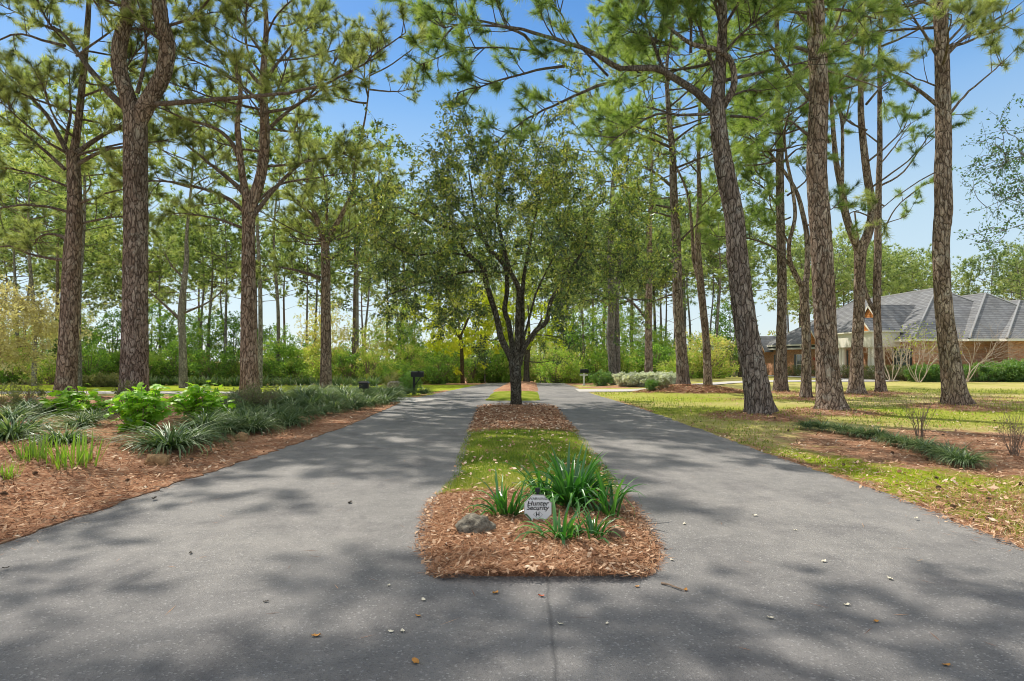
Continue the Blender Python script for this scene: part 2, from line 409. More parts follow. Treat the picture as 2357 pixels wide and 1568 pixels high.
MAT = {}
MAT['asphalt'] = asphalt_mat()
MAT['concrete'] = plain("pale_concrete", (0.52, 0.49, 0.45), 0.85, 0.2, 0.12, 1.5, 0.2)
MAT['straw'] = straw_mat()
MAT['ground'] = ground_mat()
MAT['turf'] = grass_sheet_mat()
MAT['bark'] = bark("pine_bark", (0.30, 0.205, 0.15), (0.60, 0.45, 0.345), (0.82, 0.69, 0.57), 10.5, 1.0, 0.30)
MAT['bark_limb'] = bark("pine_limb_bark", (0.18, 0.135, 0.105), (0.36, 0.285, 0.23), (0.56, 0.48, 0.41), 20.0, 0.5)
MAT['bark_grey'] = bark("grey_bark", (0.26, 0.23, 0.20), (0.44, 0.395, 0.35), (0.62, 0.57, 0.52), 14.0, 0.5)
MAT['bark_dark'] = bark("mossy_dark_bark", (0.12, 0.10, 0.07), (0.24, 0.205, 0.145), (0.44, 0.40, 0.29), 16.0, 0.7, 0.5)
MAT['twig'] = plain("dry_twig", (0.26, 0.19, 0.14), 0.9, 0.1, 0.3, 20)
MAT['palebark'] = plain("pale_smooth_bark", (0.46, 0.38, 0.31), 0.8, 0.2, 0.2, 9)
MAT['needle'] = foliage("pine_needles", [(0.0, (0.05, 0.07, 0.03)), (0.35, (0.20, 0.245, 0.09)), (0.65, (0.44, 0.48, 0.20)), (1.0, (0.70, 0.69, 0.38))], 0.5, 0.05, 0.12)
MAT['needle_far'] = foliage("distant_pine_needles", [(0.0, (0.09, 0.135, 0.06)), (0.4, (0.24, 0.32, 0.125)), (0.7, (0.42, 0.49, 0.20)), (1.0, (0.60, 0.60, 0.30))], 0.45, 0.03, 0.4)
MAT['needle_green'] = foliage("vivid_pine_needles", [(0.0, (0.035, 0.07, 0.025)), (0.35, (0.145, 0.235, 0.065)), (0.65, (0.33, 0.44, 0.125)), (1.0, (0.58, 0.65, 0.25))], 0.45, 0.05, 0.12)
MAT['leaf_dark'] = foliage("evergreen_leaves", [(0.0, (0.025, 0.05, 0.022)), (0.3, (0.10, 0.17, 0.045)), (0.6, (0.28, 0.36, 0.075)), (1.0, (0.66, 0.60, 0.16))], 0.42, 0.07, 0.05, 0.35)
MAT['leaf_yellow'] = foliage("spring_yellow_leaves", [(0.0, (0.20, 0.26, 0.025)), (0.5, (0.55, 0.60, 0.04)), (1.0, (0.82, 0.76, 0.09))], 0.5, 0.03, 0.1)
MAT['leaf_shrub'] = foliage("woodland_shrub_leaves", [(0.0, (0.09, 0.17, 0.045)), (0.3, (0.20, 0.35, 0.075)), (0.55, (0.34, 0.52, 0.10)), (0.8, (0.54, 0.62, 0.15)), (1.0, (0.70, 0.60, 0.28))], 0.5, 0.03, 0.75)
MAT['leaf_bright'] = foliage("bright_hydrangea_leaves", [(0.0, (0.10, 0.24, 0.02)), (0.5, (0.33, 0.58, 0.05)), (1.0, (0.62, 0.78, 0.10))], 0.5, 0.05, 0.08)
MAT['leaf_hedge'] = foliage("hedge_leaves", [(0.0, (0.05, 0.12, 0.03)), (0.5, (0.15, 0.30, 0.06)), (1.0, (0.34, 0.48, 0.11))], 0.4, 0.07, 0.1)
MAT['leaf_azalea'] = foliage("small_azalea_leaves", [(0.0, (0.07, 0.09, 0.035)), (0.5, (0.18, 0.215, 0.075)), (1.0, (0.38, 0.34, 0.15))], 0.4, 0.05, 0.3)
MAT['blossom'] = foliage("pale_spring_buds", [(0.0, (0.42, 0.33, 0.18)), (0.5, (0.66, 0.57, 0.36)), (1.0, (0.80, 0.72, 0.52))], 0.45, 0.02, 0.1)
MAT['white_flower'] = foliage("white_azalea_blossom", [(0.0, (0.16, 0.22, 0.08)), (0.25, (0.60, 0.62, 0.55)), (1.0, (0.82, 0.82, 0.80))], 0.35, 0.03, 0.0)
MAT['red_leaf'] = foliage("red_maple_leaves", [(0.0, (0.30, 0.03, 0.03)), (1.0, (0.60, 0.10, 0.08))], 0.4, 0.04, 0.0)
MAT['liriope'] = foliage("liriope_blades", [(0.0, (0.03, 0.06, 0.03)), (0.45, (0.10, 0.17, 0.075)), (0.8, (0.22, 0.31, 0.14)), (1.0, (0.46, 0.50, 0.27))], 0.35, 0.05, 0.15, 0.4)
MAT['agapanthus'] = foliage("strap_leaves", [(0.0, (0.02, 0.075, 0.018)), (0.5, (0.055, 0.21, 0.03)), (1.0, (0.20, 0.42, 0.09))], 0.35, 0.07, 0.05, 0.3)
MAT['iris'] = foliage("iris_blades", [(0.0, (0.32, 0.22, 0.06)), (0.25, (0.22, 0.36, 0.04)), (1.0, (0.33, 0.54, 0.07))], 0.45, 0.05, 0.1)
MAT['grass'] = foliage("grass_blades", [(0.0, (0.09, 0.17, 0.015)), (0.4, (0.23, 0.32, 0.03)), (0.7, (0.46, 0.44, 0.10)), (1.0, (0.66, 0.54, 0.26))], 0.4, 0.03, 0.0)
MAT['needle_dead'] = toned("dead_pine_needles", [(0.0, (0.11, 0.05, 0.028)), (0.35, (0.36, 0.175, 0.095)), (0.75, (0.60, 0.36, 0.21)), (1.0, (0.78, 0.61, 0.42))])
MAT['leaf_dead'] = toned("dead_leaves", [(0.0, (0.20, 0.10, 0.06)), (0.4, (0.48, 0.28, 0.17)), (0.75, (0.68, 0.48, 0.32)), (1.0, (0.80, 0.66, 0.50))], trans=0.15)
MAT['leaf_orange'] = plain("orange_fallen_leaf", (0.50, 0.24, 0.06), 0.6, 0.3, 0.25, 25)
MAT['leaf_pale'] = plain("pale_fallen_leaf", (0.70, 0.64, 0.50), 0.6, 0.3, 0.2, 25)
MAT['leaf_rust'] = plain("rust_fallen_leaf", (0.45, 0.12, 0.06), 0.6, 0.3, 0.25, 25)
MAT['leaf_darkdry'] = plain("dark_fallen_leaf", (0.06, 0.05, 0.04), 0.7, 0.2, 0.3, 25)
MAT['rock_grey'] = plain("lichened_grey_rock", (0.25, 0.22, 0.17), 0.9, 0.2, 0.9, 16, 1.0)
MAT['rock_tan'] = plain("tan_sandstone", (0.44, 0.28, 0.14), 0.9, 0.2, 0.55, 14, 0.9)
MAT['rock_brown'] = plain("dark_brown_rock", (0.20, 0.13, 0.085), 0.9, 0.2, 0.5, 8, 0.6)
MAT['brick'] = wallbrick_mat()
MAT['roof'] = shingle_mat("grey_roof_shingles", (0.20, 0.205, 0.215), (0.27, 0.275, 0.28), (0.10, 0.10, 0.10), 0.45, 0.14)
MAT['cedar'] = shingle_mat("orange_cedar_shingles", (0.50, 0.20, 0.07), (0.62, 0.28, 0.10), (0.22, 0.08, 0.03), 0.25, 0.14)
MAT['ridge'] = plain("pale_ridge_cap", (0.32, 0.32, 0.32), 0.9, 0.1, 0.1, 4)
MAT['cream'] = plain("cream_paint", (0.78, 0.74, 0.64), 0.5, 0.3, 0.05, 3)
MAT['shutter'] = plain("dark_shutter", (0.06, 0.07, 0.065), 0.5, 0.3, 0.1, 4)
MAT['glass'] = plain("window_glass", (0.10, 0.14, 0.14), 0.08, 0.6, 0.2, 0.6)
MAT['doorwood'] = plain("dark_red_door", (0.20, 0.05, 0.035), 0.5, 0.3, 0.15, 3)
MAT['black'] = plain("black_enamel", (0.012, 0.012, 0.013), 0.4, 0.4, 0.2, 5)
MAT['white'] = plain("white_enamel", (0.78, 0.78, 0.76), 0.5, 0.3, 0.05, 5)
MAT['sign'] = plain("white_sign_face", (0.86, 0.87, 0.88), 0.45, 0.3, 0.04, 6)
MAT['ink'] = plain("black_ink", (0.012, 0.012, 0.015), 0.5, 0.2, 0.1, 5)
MAT['ink_grey'] = plain("grey_ink", (0.40, 0.41, 0.43), 0.5, 0.2, 0.1, 5)
MAT['metal'] = plain("galvanised_stake", (0.60, 0.58, 0.55), 0.45, 0.4, 0.1, 10, 0.0, 0.3)

# ------------------------------------------------------------------ objects
def tag(o, label=None, cat=None, group=None, kind=None):
    if label: o['label'] = label
    if cat: o['category'] = cat
    if group: o['group'] = group
    if kind: o['kind'] = kind
    return o

def thing(name, label, cat, loc, group=None, rz=0.0):
    o = bpy.data.objects.new(name, None); COL.objects.link(o)
    o.location = tuple(loc); o.rotation_euler = (0, 0, rz); o.empty_display_size = 0.2
    return tag(o, label, cat, group)

KIDS = {}
def child_list(o): return [c for c in bpy.data.objects if c.parent == o]
def dup(root, loc, rz=0.0, s=1.0, label=None, group=None):
    if root.name not in KIDS: KIDS[root.name] = [(c, child_list(c)) for c in child_list(root)]
    r = root.copy(); COL.objects.link(r)
    r.location = tuple(loc); r.rotation_euler = (0, 0, rz); r.scale = (s, s, s) if np.isscalar(s) else s
    if label: r['label'] = label
    if group: r['group'] = group
    for c, gs in KIDS[root.name]:
        d = c.copy(); COL.objects.link(d); d.parent = r
        for g in gs:
            e = g.copy(); COL.objects.link(e); e.parent = d
    return r
def settle(root, loc, rz, s, label=None, group=None):
    root.location = tuple(loc); root.rotation_euler = (0, 0, rz); root.scale = (s, s, s) if np.isscalar(s) else s
    if label: root['label'] = label
    if group: root['group'] = group
    return root
class Stock:                                   # first use places the original, later uses copy it
    def __init__(self, root): self.root = root; self.used = False
    def put(self, loc, rz=0.0, s=1.0, label=None, group=None):
        if not self.used:
            self.used = True
            if self.root.name not in KIDS: KIDS[self.root.name] = [(c, child_list(c)) for c in child_list(self.root)]
            return settle(self.root, loc, rz, s, label, group)
        return dup(self.root, loc, rz, s, label, group)

# ------------------------------------------------------------------ setting: ground, road, beds
TREEPOS = {   # base on the print, distance
 'L1': (308, 20.0), 'L2': (150, 22.0), 'L3': (575, 22.0), 'L4': (750, 28.0), 'L5': (422, 36.0),
 'R1': (1750, 15.9), 'R2': (1912, 17.2), 'R3': (2200, 18.7), 'R4': (1855, 23.0), 'R5': (1797, 26.5),
 'R6': (1970, 25.0), 'R7': (2027, 26.5), 'R8': (1573, 27.0), 'R9': (1630, 29.0), 'R10': (1493, 37.0), 'R11': (1413, 39.0)}
TB = {k: ((px * PXS - 512) / FOC * d, d) for k, (px, d) in TREEPOS.items()}
for k, (r, h) in {'R1': (1.5, .14), 'R2': (1.5, .14), 'R3': (1.5, .16), 'R4': (1.2, .08), 'R5': (1.5, .14), 'R6': (1.5, .12), 'R7': (1.2, .1)}.items():
    MOUNDS.append((*TB[k], r, h))
MOUNDS += [(TB['R8'][0] + 0.9, 26.4, 2.4, 0.34), (TB['R8'][0] - 1.0, 26.2, 2.0, 0.30), (TB['R11'][0] + 1.5, 37.0, 4.0, 0.15)]

def edge_curve(pts):
    p = np.array([G(*q) for q in pts]); o = np.argsort(p[:, 1]); return p[o]
_le = edge_curve([(0,1256),(183,1190),(376,1124),(592,1053),(798,982),(893,941),(932,922),(1040,899),(1117,883)])
_re = edge_curve([(2357,1264),(2210,1208),(2060,1144),(1922,1098),(1764,1045),(1591,982),(1491,947),(1371,910),(1297,882.5)])
def lin(c, y, y0, x0):
    ys = np.concatenate([[y0], c[:, 1], [95.0]]); xs = np.concatenate([[x0], c[:, 0], [c[-1, 0] + (c[-1, 0] - c[-3, 0]) / max(c[-1, 1] - c[-3, 1], 1) * (95 - c[-1, 1]) * 0.6]])
    return np.interp(y, ys, xs)
XL = lambda y: lin(_le, y, 2.0, -5.2)
XR = lambda y: lin(_re, y, 2.0, 5.0)

def ell(x, y, cx, cy, rx, ry): return np.exp(-((((x - cx) / rx) ** 2 + ((y - cy) / ry) ** 2) ** 2) * 1.2)
def vnoise(x, y, s, seed):
    out = np.zeros(x.shape)
    r = np.random.default_rng(seed)
    for i in range(7):
        a = r.uniform(0, 6.28); f = s * r.uniform(0.5, 1.8); p = r.uniform(0, 6.28)
        out += np.sin((x * math.cos(a) + y * math.sin(a)) * f + p)
    return out / 3.5

def axis(lims):
    out = []
    for a, b, st in lims: out.append(np.arange(a, b, st))
    return np.concatenate(out + [[lims[-1][1]]])
gx = axis([(-400, -60, 34), (-60, -22, 2.0), (-22, -3, 0.5), (-3, 4, 1.0), (4, 18, 0.35), (18, 60, 2.0), (60, 400, 34)])
gy = axis([(-40, 0, 5), (0, 24, 0.35), (24, 62, 1.0), (62, 110, 4), (110, 600, 49)])
X, Y = np.meshgrid(gx, gy); Z = hz(X, Y)
straw = np.zeros_like(X); green = np.zeros_like(X)
for mx, my, mr, mh in MOUNDS[:7]: straw = np.maximum(straw, 1.1 * np.exp(-1.0 * ((X - mx) ** 2 + (Y - my) ** 2) / (mr * 1.0) ** 2))
straw = np.maximum(straw, ell(X, Y, TB['R8'][0] + 0.3, 26.4, 3.0, 1.9))
straw = np.maximum(straw, ell(X, Y, TB['R11'][0] + 1.6, 36.0, 5.2, 2.2))
straw = np.maximum(straw, ell(X, Y, 33, 39.2, 8.0, 1.3))
straw = np.maximum(straw, ell(X, Y, 8.2, 10.4, 3.6, 3.4))
straw = np.maximum(straw, 0.75 * np.exp(-np.abs(X - XR(Y)) / 0.5) * (X > XR(Y)))
straw = np.maximum(straw, 0.62 * sstep(9.0, 6.5, Y) * (X > 3) * (0.75 + 0.25 * vnoise(X, Y, 1.2, 4)))
straw = np.maximum(straw, 0.55 * sstep(-0.2, 0.9, vnoise(X, Y, 0.5, 9)) * (X > 3.8) * (Y < 24))
straw = np.maximum(straw, 0.9 * np.exp(-np.abs(X - XL(Y)) / 0.9) * (X < XL(Y)) * (Y > 20) * (Y < 34))
straw = np.maximum(straw, sstep(41, 44, Y) * (X < 9))
straw = np.maximum(straw, sstep(70, 74, Y))
green = np.maximum(green, sstep(-1, -3, X) * sstep(22, 26, Y) * 0.9)
green = np.maximum(green, np.clip(0.45 + 0.6 * vnoise(X, Y * 1.8, 0.45, 12), 0, 1) * (X > 3.8) * sstep(36, 24, Y))
green = np.maximum(green, 0.25 * (X > 3.8) * sstep(24, 30, Y))
gb = MB(); nx, ny = len(gx), len(gy)
ii = np.arange(ny - 1)[:, None] * nx + np.arange(nx - 1)[None, :]
gb.add(np.stack([X, Y, Z], -1).reshape(-1, 3), np.stack([ii, ii + 1, ii + nx + 1, ii + nx], -1).reshape(-1, 4), straw.ravel())
ground = tag(gb.build("ground", MAT['ground'], smooth=True), "lawn and earth spreading out under the pines", "ground", kind="structure")
ga = ground.data.attributes.new("green", 'FLOAT', 'POINT'); ga.data.foreach_set("value", green.astype(np.float32).ravel())

def strip(name, mat, ys, xl, xr, ncol, dz, crown=0.0, cap=(0, 0), rough=0.0, jit=0.0, seed=0, label=None, cat=None, kind="structure", skirt=True):
    r = np.random.default_rng(seed); ys = np.asarray(ys); n = len(ys)
    L = np.array([xl(y) for y in ys]) + jit * r.standard_normal(n); R = np.array([xr(y) for y in ys]) + jit * r.standard_normal(n)
    s = np.linspace(0, 1, ncol)
    xx = L[:, None] * (1 - s) + R[:, None] * s; yy = np.repeat(ys[:, None], ncol, 1) + (jit * 0.6 * r.standard_normal((n, ncol)) if jit else 0)
    w = 1 - np.abs(2 * s - 1) ** 4
    e = np.ones(n)
    if cap[0]: e *= np.clip((ys - ys[0]) / cap[0], 0, 1) ** 0.5
    if cap[1]: e *= np.clip((ys[-1] - ys) / cap[1], 0, 1) ** 0.5
    zz = hz(xx, yy) + dz + crown * w[None, :] * e[:, None] + rough * r.standard_normal((n, ncol)) * w[None, :] * e[:, None]
    b = MB(); i = np.arange(n - 1)[:, None] * ncol + np.arange(ncol - 1)[None, :]
    b.add(np.stack([xx, yy, zz], -1).reshape(-1, 3), np.stack([i, i + 1, i + ncol + 1, i + ncol], -1).reshape(-1, 4))
    if skirt:
        per = list(range(ncol)) + [k * ncol + ncol - 1 for k in range(1, n)] + [(n - 1) * ncol + k for k in range(ncol - 2, -1, -1)] + [k * ncol for k in range(n - 2, 0, -1)]
        P = np.stack([xx, yy, zz], -1).reshape(-1, 3)[per]; Q = P.copy(); Q[:, 2] -= crown + dz + 0.06
        m = len(per); k = np.arange(m); k2 = (k + 1) % m
        b.add(np.vstack([P, Q]), np.stack([k, k + m, k2 + m, k2], -1))
    o = b.build(name, mat, smooth=True)
    return tag(o, label, cat, kind=kind)

ys_road = np.concatenate([np.arange(-8, 2, 1.0), np.arange(2, 30, 0.2), np.arange(30, 95, 0.7)])
rl = lambda y: (XL(y) if y >= 4.4 else XL(4.4) - (4.4 - y) * 6)
rr = lambda y: (XR(y) if y >= 4.4 else XR(4.4) + (4.4 - y) * 6)
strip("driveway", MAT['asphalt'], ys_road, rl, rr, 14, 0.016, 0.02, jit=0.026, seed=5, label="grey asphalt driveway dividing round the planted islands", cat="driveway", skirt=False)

def path_from(pts):
    a = np.array(sorted([G(*p)[:2].tolist() for p in pts], key=lambda q: q[1])); return a
def side_fn(a): return lambda y: float(np.interp(y, a[:, 1], a[:, 0]))
# island outlines
iL = side_fn(path_from([(1000,1316),(987,1299),(970,1274),(976,1215),(984,1174),(1012,1141),(1042,1108),(1055,1060),(1071,1011),(1085,975),(1100,936)]))
iR = side_fn(path_from([(1496,1332),(1518,1291),(1503,1245),(1487,1216),(1463,1174),(1435,1147),(1388,1072),(1339,1008),(1320,985),(1279,938)]))
y_n0, y_n1 = G(1240, 1342)[1], G(1240, 1143)[1]
y_g1, y_t1 = G(1200, 998)[1], G(1190, 936)[1]
def round_end(f, c, y0, w):
    return lambda y: c + (f(y) - c) * min(1.0, 0.62 + 0.38 * math.sqrt(max(0, min(1, (y - y0) / w))))
strip("island_mulch", MAT['straw'], np.arange(y_n0, y_n1, 0.05), round_end(iL, 0.2, y_n0, 0.35), round_end(iR, 0.2, y_n0, 0.35), 50, 0.02, 0.07, cap=(0.35, 0), rough=0.007, jit=0.012, seed=2,
      label="rust brown pine straw mulch filling the nose of the island", cat="mulch")
strip("island_lawn", MAT['turf'], np.arange(y_n1 - 0.02, y_g1, 0.15), iL, iR, 16, 0.022, 0.055, rough=0.004, jit=0.02, seed=3, label="strip of green turf between the two mulched ends of the island", cat="grass")
strip("island_tree_mulch", MAT['straw'], np.arange(y_g1 - 0.02, y_t1, 0.12), iL, iR, 26, 0.024, 0.08, cap=(0, 0.6), rough=0.012, jit=0.02, seed=4, label="rust brown mulch round the foot of the island tree", cat="mulch")
jL = side_fn(path_from([(1111,924),(1136,900),(1171,882.5)])); jR = side_fn(path_from([(1250,924),(1240,900),(1235,882.5)]))
y_a, y_b, y_c = G(1180, 925)[1], G(1180, 903)[1], G(1200, 882.5)[1]
strip("far_island_lawn", MAT['turf'], np.arange(y_a, y_b, 0.4), jL, jR, 10, 0.022, 0.06, cap=(0.5, 0), jit=0.02, seed=6, label="turf on the second island farther along the driveway", cat="grass")
strip("far_island_mulch", MAT['straw'], np.arange(y_b - 0.05, y_c + 6, 0.5), jL, jR, 12, 0.024, 0.16, cap=(1.0, 2.0), rough=0.02, jit=0.02, seed=7, label="mulch mounded under the tree of the second island", cat="mulch")
strip("mulch_bed", MAT['straw'], np.concatenate([np.arange(1.0, 12, 0.1), np.arange(12, 20.6, 0.3)]), lambda y: -30.0, lambda y: XL(y) + 0.03, 150, 0.03, 0.05, rough=0.012, jit=0.03, seed=8,
      label="wide bed of pine straw and dead leaves along the driveway edge", cat="mulch bed")

def ribbon(name, mat, centre, width, dz, label, cat):
    c = resample(np.array([[x, y, 0] for x, y in centre], float), 0.6); t = nrm(np.gradient(c, axis=0)); nn = np.stack([-t[:, 1], t[:, 0], 0 * t[:, 0]], -1)
    s = np.linspace(-0.5, 0.5, 5); w = np.interp(np.linspace(0, 1, len(c)), np.linspace(0, 1, len(width)), width)
    P = c[:, None, :] + nn[:, None, :] * (s[None, :, None] * w[:, None, None]); P[..., 2] = hz(P[..., 0], P[..., 1]) + dz
    b = MB(); n = len(c); i = np.arange(n - 1)[:, None] * 5 + np.arange(4)[None, :]
    b.add(P.reshape(-1, 3), np.stack([i, i + 1, i + 6, i + 5], -1).reshape(-1, 4))
    return tag(b.build(name, mat, smooth=True), label, cat, kind="structure")
ribbon("side_path", MAT['concrete'], [(-3.0, 22.3), (-6, 23.6), (-10, 26.2), (-14, 28.4), (-22, 28.6), (-34, 27.0)], [2.6, 2.2, 2.6, 3.0, 3.2, 3.2], 0.035, "pale concrete drive leaving to one side behind the shrubs", "drive")
ribbon("house_path", MAT['concrete'], [(3.4, 31.4), (6, 31.4), (9, 33.0), (13, 37.0), (18, 39.5), (24, 40.5), (25.5, 46), (25, 60)], [3.6, 1.6, 1.6, 2.6, 3.4, 3.4, 3.2, 3.2], 0.035, "pale concrete drive curving away toward the brick house", "drive")
# ------------------------------------------------------------------ pines
def interp_line(pts):
    seg = np.linalg.norm(np.diff(pts, axis=0), axis=1); c = np.concatenate([[0], np.cumsum(seg)])
    def f(t):
        s = t * c[-1]; i = min(max(int(np.searchsorted(c, s) - 1), 0), len(seg) - 1)
        u = (s - c[i]) / max(seg[i], 1e-6); return pts[i] + (pts[i + 1] - pts[i]) * u, nrm(pts[i + 1] - pts[i])
    return f, c[-1]

class Tree:
    def __init__(self, lod, seed, tone=0.5, scale=1.0):
        self.w = MB(); self.l = MB(); self.f = MB(); self.r = np.random.default_rng(seed); self.lod = lod; self.tone = tone; self.s = scale
        self.P = []; self.A = []
        if lod == 0: self.tone = tone + 0.07
    def trunk(self, pts, rad, flare=True, k=None, wob=0.013):
        pts = np.asarray(pts, float); rad = np.asarray(rad, float)
        c0 = np.concatenate([[0], np.cumsum(np.linalg.norm(np.diff(pts, axis=0), axis=1))])
        q = resample(pts, 0.16 if self.lod == 0 else 0.5)
        c1 = np.concatenate([[0], np.cumsum(np.linalg.norm(np.diff(q, axis=0), axis=1))]); c1 *= c0[-1] / c1[-1]
        R = np.interp(c1, c0, rad)
        if flare: R = R * 0.93
        if self.lod == 0:
            for _ in range(int(c0[-1] / 2.0)):     # old knots
                a = self.r.uniform(0.5, c0[-1]); R = R * (1 + self.r.uniform(0.02, 0.08) * np.exp(-((c1 - a) / 0.10) ** 2))
        if flare and self.lod == 0:
            th = np.linspace(0, 2 * math.pi, 22, endpoint=False); ph = self.r.uniform(0, 6.28, 2)
            lobes = 0.9 + 0.55 * np.sin(5 * th + ph[0]) + 0.35 * np.sin(3 * th + ph[1])
            R = R[:, None] * (1 + 0.24 * np.exp(-c1 / 0.22)[:, None] * lobes[None, :] + 0.08 * np.exp(-c1 / 0.8)[:, None])
            R = R * (1 + 0.03 * np.sin(2 * th + c1[:, None] * 0.7 + ph[1])[...])
        tube(self.w, q, R, k or (22 if self.lod == 0 else 8), wob=wob if self.lod == 0 else 0.0, rng=self.r)
        return q
    def limb(self, pts, r0, r1, dens=1.0, t0=0.25, blen=1.0, bare=0.0, mb=None):
        pts = resample(pts, 0.35 if self.lod == 0 else 0.8)
        if self.lod == 0 and len(pts) > 4: pts = pts + self.r.standard_normal(pts.shape) * 0.018 * np.linspace(0, 1, len(pts))[:, None]
        tube(mb or self.l, pts, np.linspace(r0, r1, len(pts)), 8 if r0 > 0.05 and self.lod == 0 else 5)
        self.foliate(pts, r1, dens, t0, blen)
        return pts
    def foliate(self, pts, r1, dens, t0, blen):
        r = self.r; f, L = interp_line(pts); lod = self.lod
        n = max(2, int(L * (1 - t0) * 3.9 * dens))
        for i in range(n + 1):
            t = 1.0 if i == n else t0 + (1 - t0) * r.uniform() ** 0.75
            p, d = f(t); g = r.standard_normal(3); g -= d * (g @ d)
            dd = nrm(d * r.uniform(0.3, 1.0) + nrm(g) * r.uniform(0.4, 1.1) + np.array([0, 0, 0.28]))
            Ls = blen * r.uniform(0.45, 1.15) * (1.1 - 0.35 * t)
            bend = nrm(g + np.array([0, 0, 0.9])) * Ls * 0.22
            q = np.array([p, p + dd * Ls * 0.4, p + dd * Ls * 0.75 + bend * 0.5, p + dd * Ls + bend])
            if lod <= 1: tube(self.l, q, [0.017, 0.013, 0.009, 0.006], 4 if lod == 0 else 3, cap=False)
            self.P.append(q[3]); self.A.append(q[3] - q[2])
            self.P.append(q[2]); self.A.append(q[2] - q[1])
            for _ in range((3, 2, 2, 1)[lod]):
                u = r.uniform(0.35, 1.0); base = q[1] + (q[3] - q[1]) * u
                td = nrm(dd + r.standard_normal(3) * 0.75 + np.array([0, 0, 0.25])); tl = blen * r.uniform(0.18, 0.42)
                e = base + td * tl
                if lod == 0: tube(self.l, np.array([base, e]), [0.008, 0.005], 3, cap=False)
                self.P.append(e); self.A.append(td)
                if lod == 0: self.P.append(base + td * tl * 0.45); self.A.append(td + 0.3 * r.standard_normal(3))
    def auto(self, trunk_pts, z0, z1, n, length, r0=0.05, dens=1.0, up=0.25, blen=1.0, az=None, top=True):
        pts = np.asarray(trunk_pts); zz = pts[:, 2]; ph = self.r.uniform(0, 6.28)
        for i in range(n):
            u = (i + self.r.uniform(0.1, 0.9)) / n; z = z0 + (z1 - z0) * u
            j = int(np.argmin(np.abs(zz - z))); p = pts[j]
            a = ph + i * 2.4 + self.r.uniform(-0.4, 0.4) if az is None else self.r.uniform(*az)
            L = length * (0.55 + 0.75 * math.sin(math.pi * min(1, 0.18 + 0.82 * u))) * self.r.uniform(0.7, 1.15)
            h = np.array([math.cos(a), math.sin(a), 0]); e = up + 0.5 * u + self.r.uniform(-0.15, 0.2)
            s = nrm(np.array([-h[1], h[0], 0])) * self.r.uniform(-0.25, 0.25)
            q = np.array([p, p + (h + [0, 0, e * 0.6]) * L * 0.35, p + (h + s) * L * 0.7 + [0, 0, e * L * 0.55], p + (h + 1.4 * s) * L + [0, 0, e * L * 0.9]])
            self.limb(q, r0 * (1.1 - 0.6 * u), 0.014, dens, 0.3, blen)
    def finish(self, name, label, cat, base, group=None, mats=('bark', 'bark_limb', 'needle'), nscale=1.0, trunk_name="trunk"):
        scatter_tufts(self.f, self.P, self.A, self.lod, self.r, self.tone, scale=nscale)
        root = thing(name, label, cat, base, group)
        self.w.absorb(self.l, 1)
        self.w.build(trunk_name, [MAT[mats[0]], MAT[mats[1]]], root, smooth=True, origin=base)
        self.f.build("crown", MAT[mats[2]], root, origin=base)
        return root

def major(key, label, trunk, limbs, autos, tone=0.5, H=18.0, lod=0, dens=1.0, mats=('bark', 'bark_limb', 'needle'), spread=1.6, nscale=1.0, group=None, seed=None):
    """trunk: list of (polyline of print points, px widths); limbs: (polyline, px width, density, start); all at the tree's own distance."""
    d = TREEPOS[key][1]; bx, by = TB[key]; base = np.array([bx, by, float(hz(bx, by)) - 0.03])
    t = Tree(lod, abs(hash_(key)) if seed is None else seed, tone)
    px2m = PXS / FOC * d; all_q = []
    for i, (pl, ws, off, ext) in enumerate(trunk):
        P = np.array([at(x, y, d) for x, y in pl])
        if i == 0: P[0] = base
        n = len(P); P[:, 1] += np.linspace(off[0], off[1], n)
        W = [w * px2m / 2 * {'R4': .9, 'R5': .88, 'R6': .84, 'R7': .84, 'R8': .92}.get(key, 1.0) for w in ws]
        if ext:                                   # carry the leader on above the picture
            dirn = nrm(P[-1] - P[-3] + np.array([0, 0, 1.5])); L = max(H - P[-1][2], 0.5)
            side = t.r.standard_normal(2) * 0.04 * L
            P = np.vstack([P, P[-1] + dirn * L * 0.5 + [side[0], side[1], 0], P[-1] + dirn * L]); W += [W[-1] * 0.6, 0.03]
        ws_ = np.interp(np.linspace(0, 1, len(P)), np.linspace(0, 1, len(W)), W) if len(W) != len(P) else W
        all_q.append(t.trunk(P, ws_, flare=(i == 0)))
    for lb in limbs:
        pl, w = lb[0], lb[1]; dn = lb[2] if len(lb) > 2 else 1.0; t0 = lb[3] if len(lb) > 3 else 0.25; dy = lb[4] if len(lb) > 4 else None
        P = np.array([at(x, y, d) for x, y in pl]); L = np.linalg.norm(P[-1] - P[0])
        if dy is None: dy = t.r.uniform(-0.45, 0.45) * L
        P[:, 1] += np.linspace(0, 1, len(P)) ** 1.3 * dy
        t.limb(P, w * px2m / 2, 0.014, dn * dens, t0, 0.95)
    for au in autos:
        t.auto(all_q[au[0]], au[1], au[2], au[3], au[4], dens=dens, az=au[5] if len(au) > 5 else None)
    return t.finish("pine_tree", label, "tree", base, group, mats, nscale)
def hash_(s): return sum(ord(c) * 131 ** i for i, c in enumerate(s)) % 100000

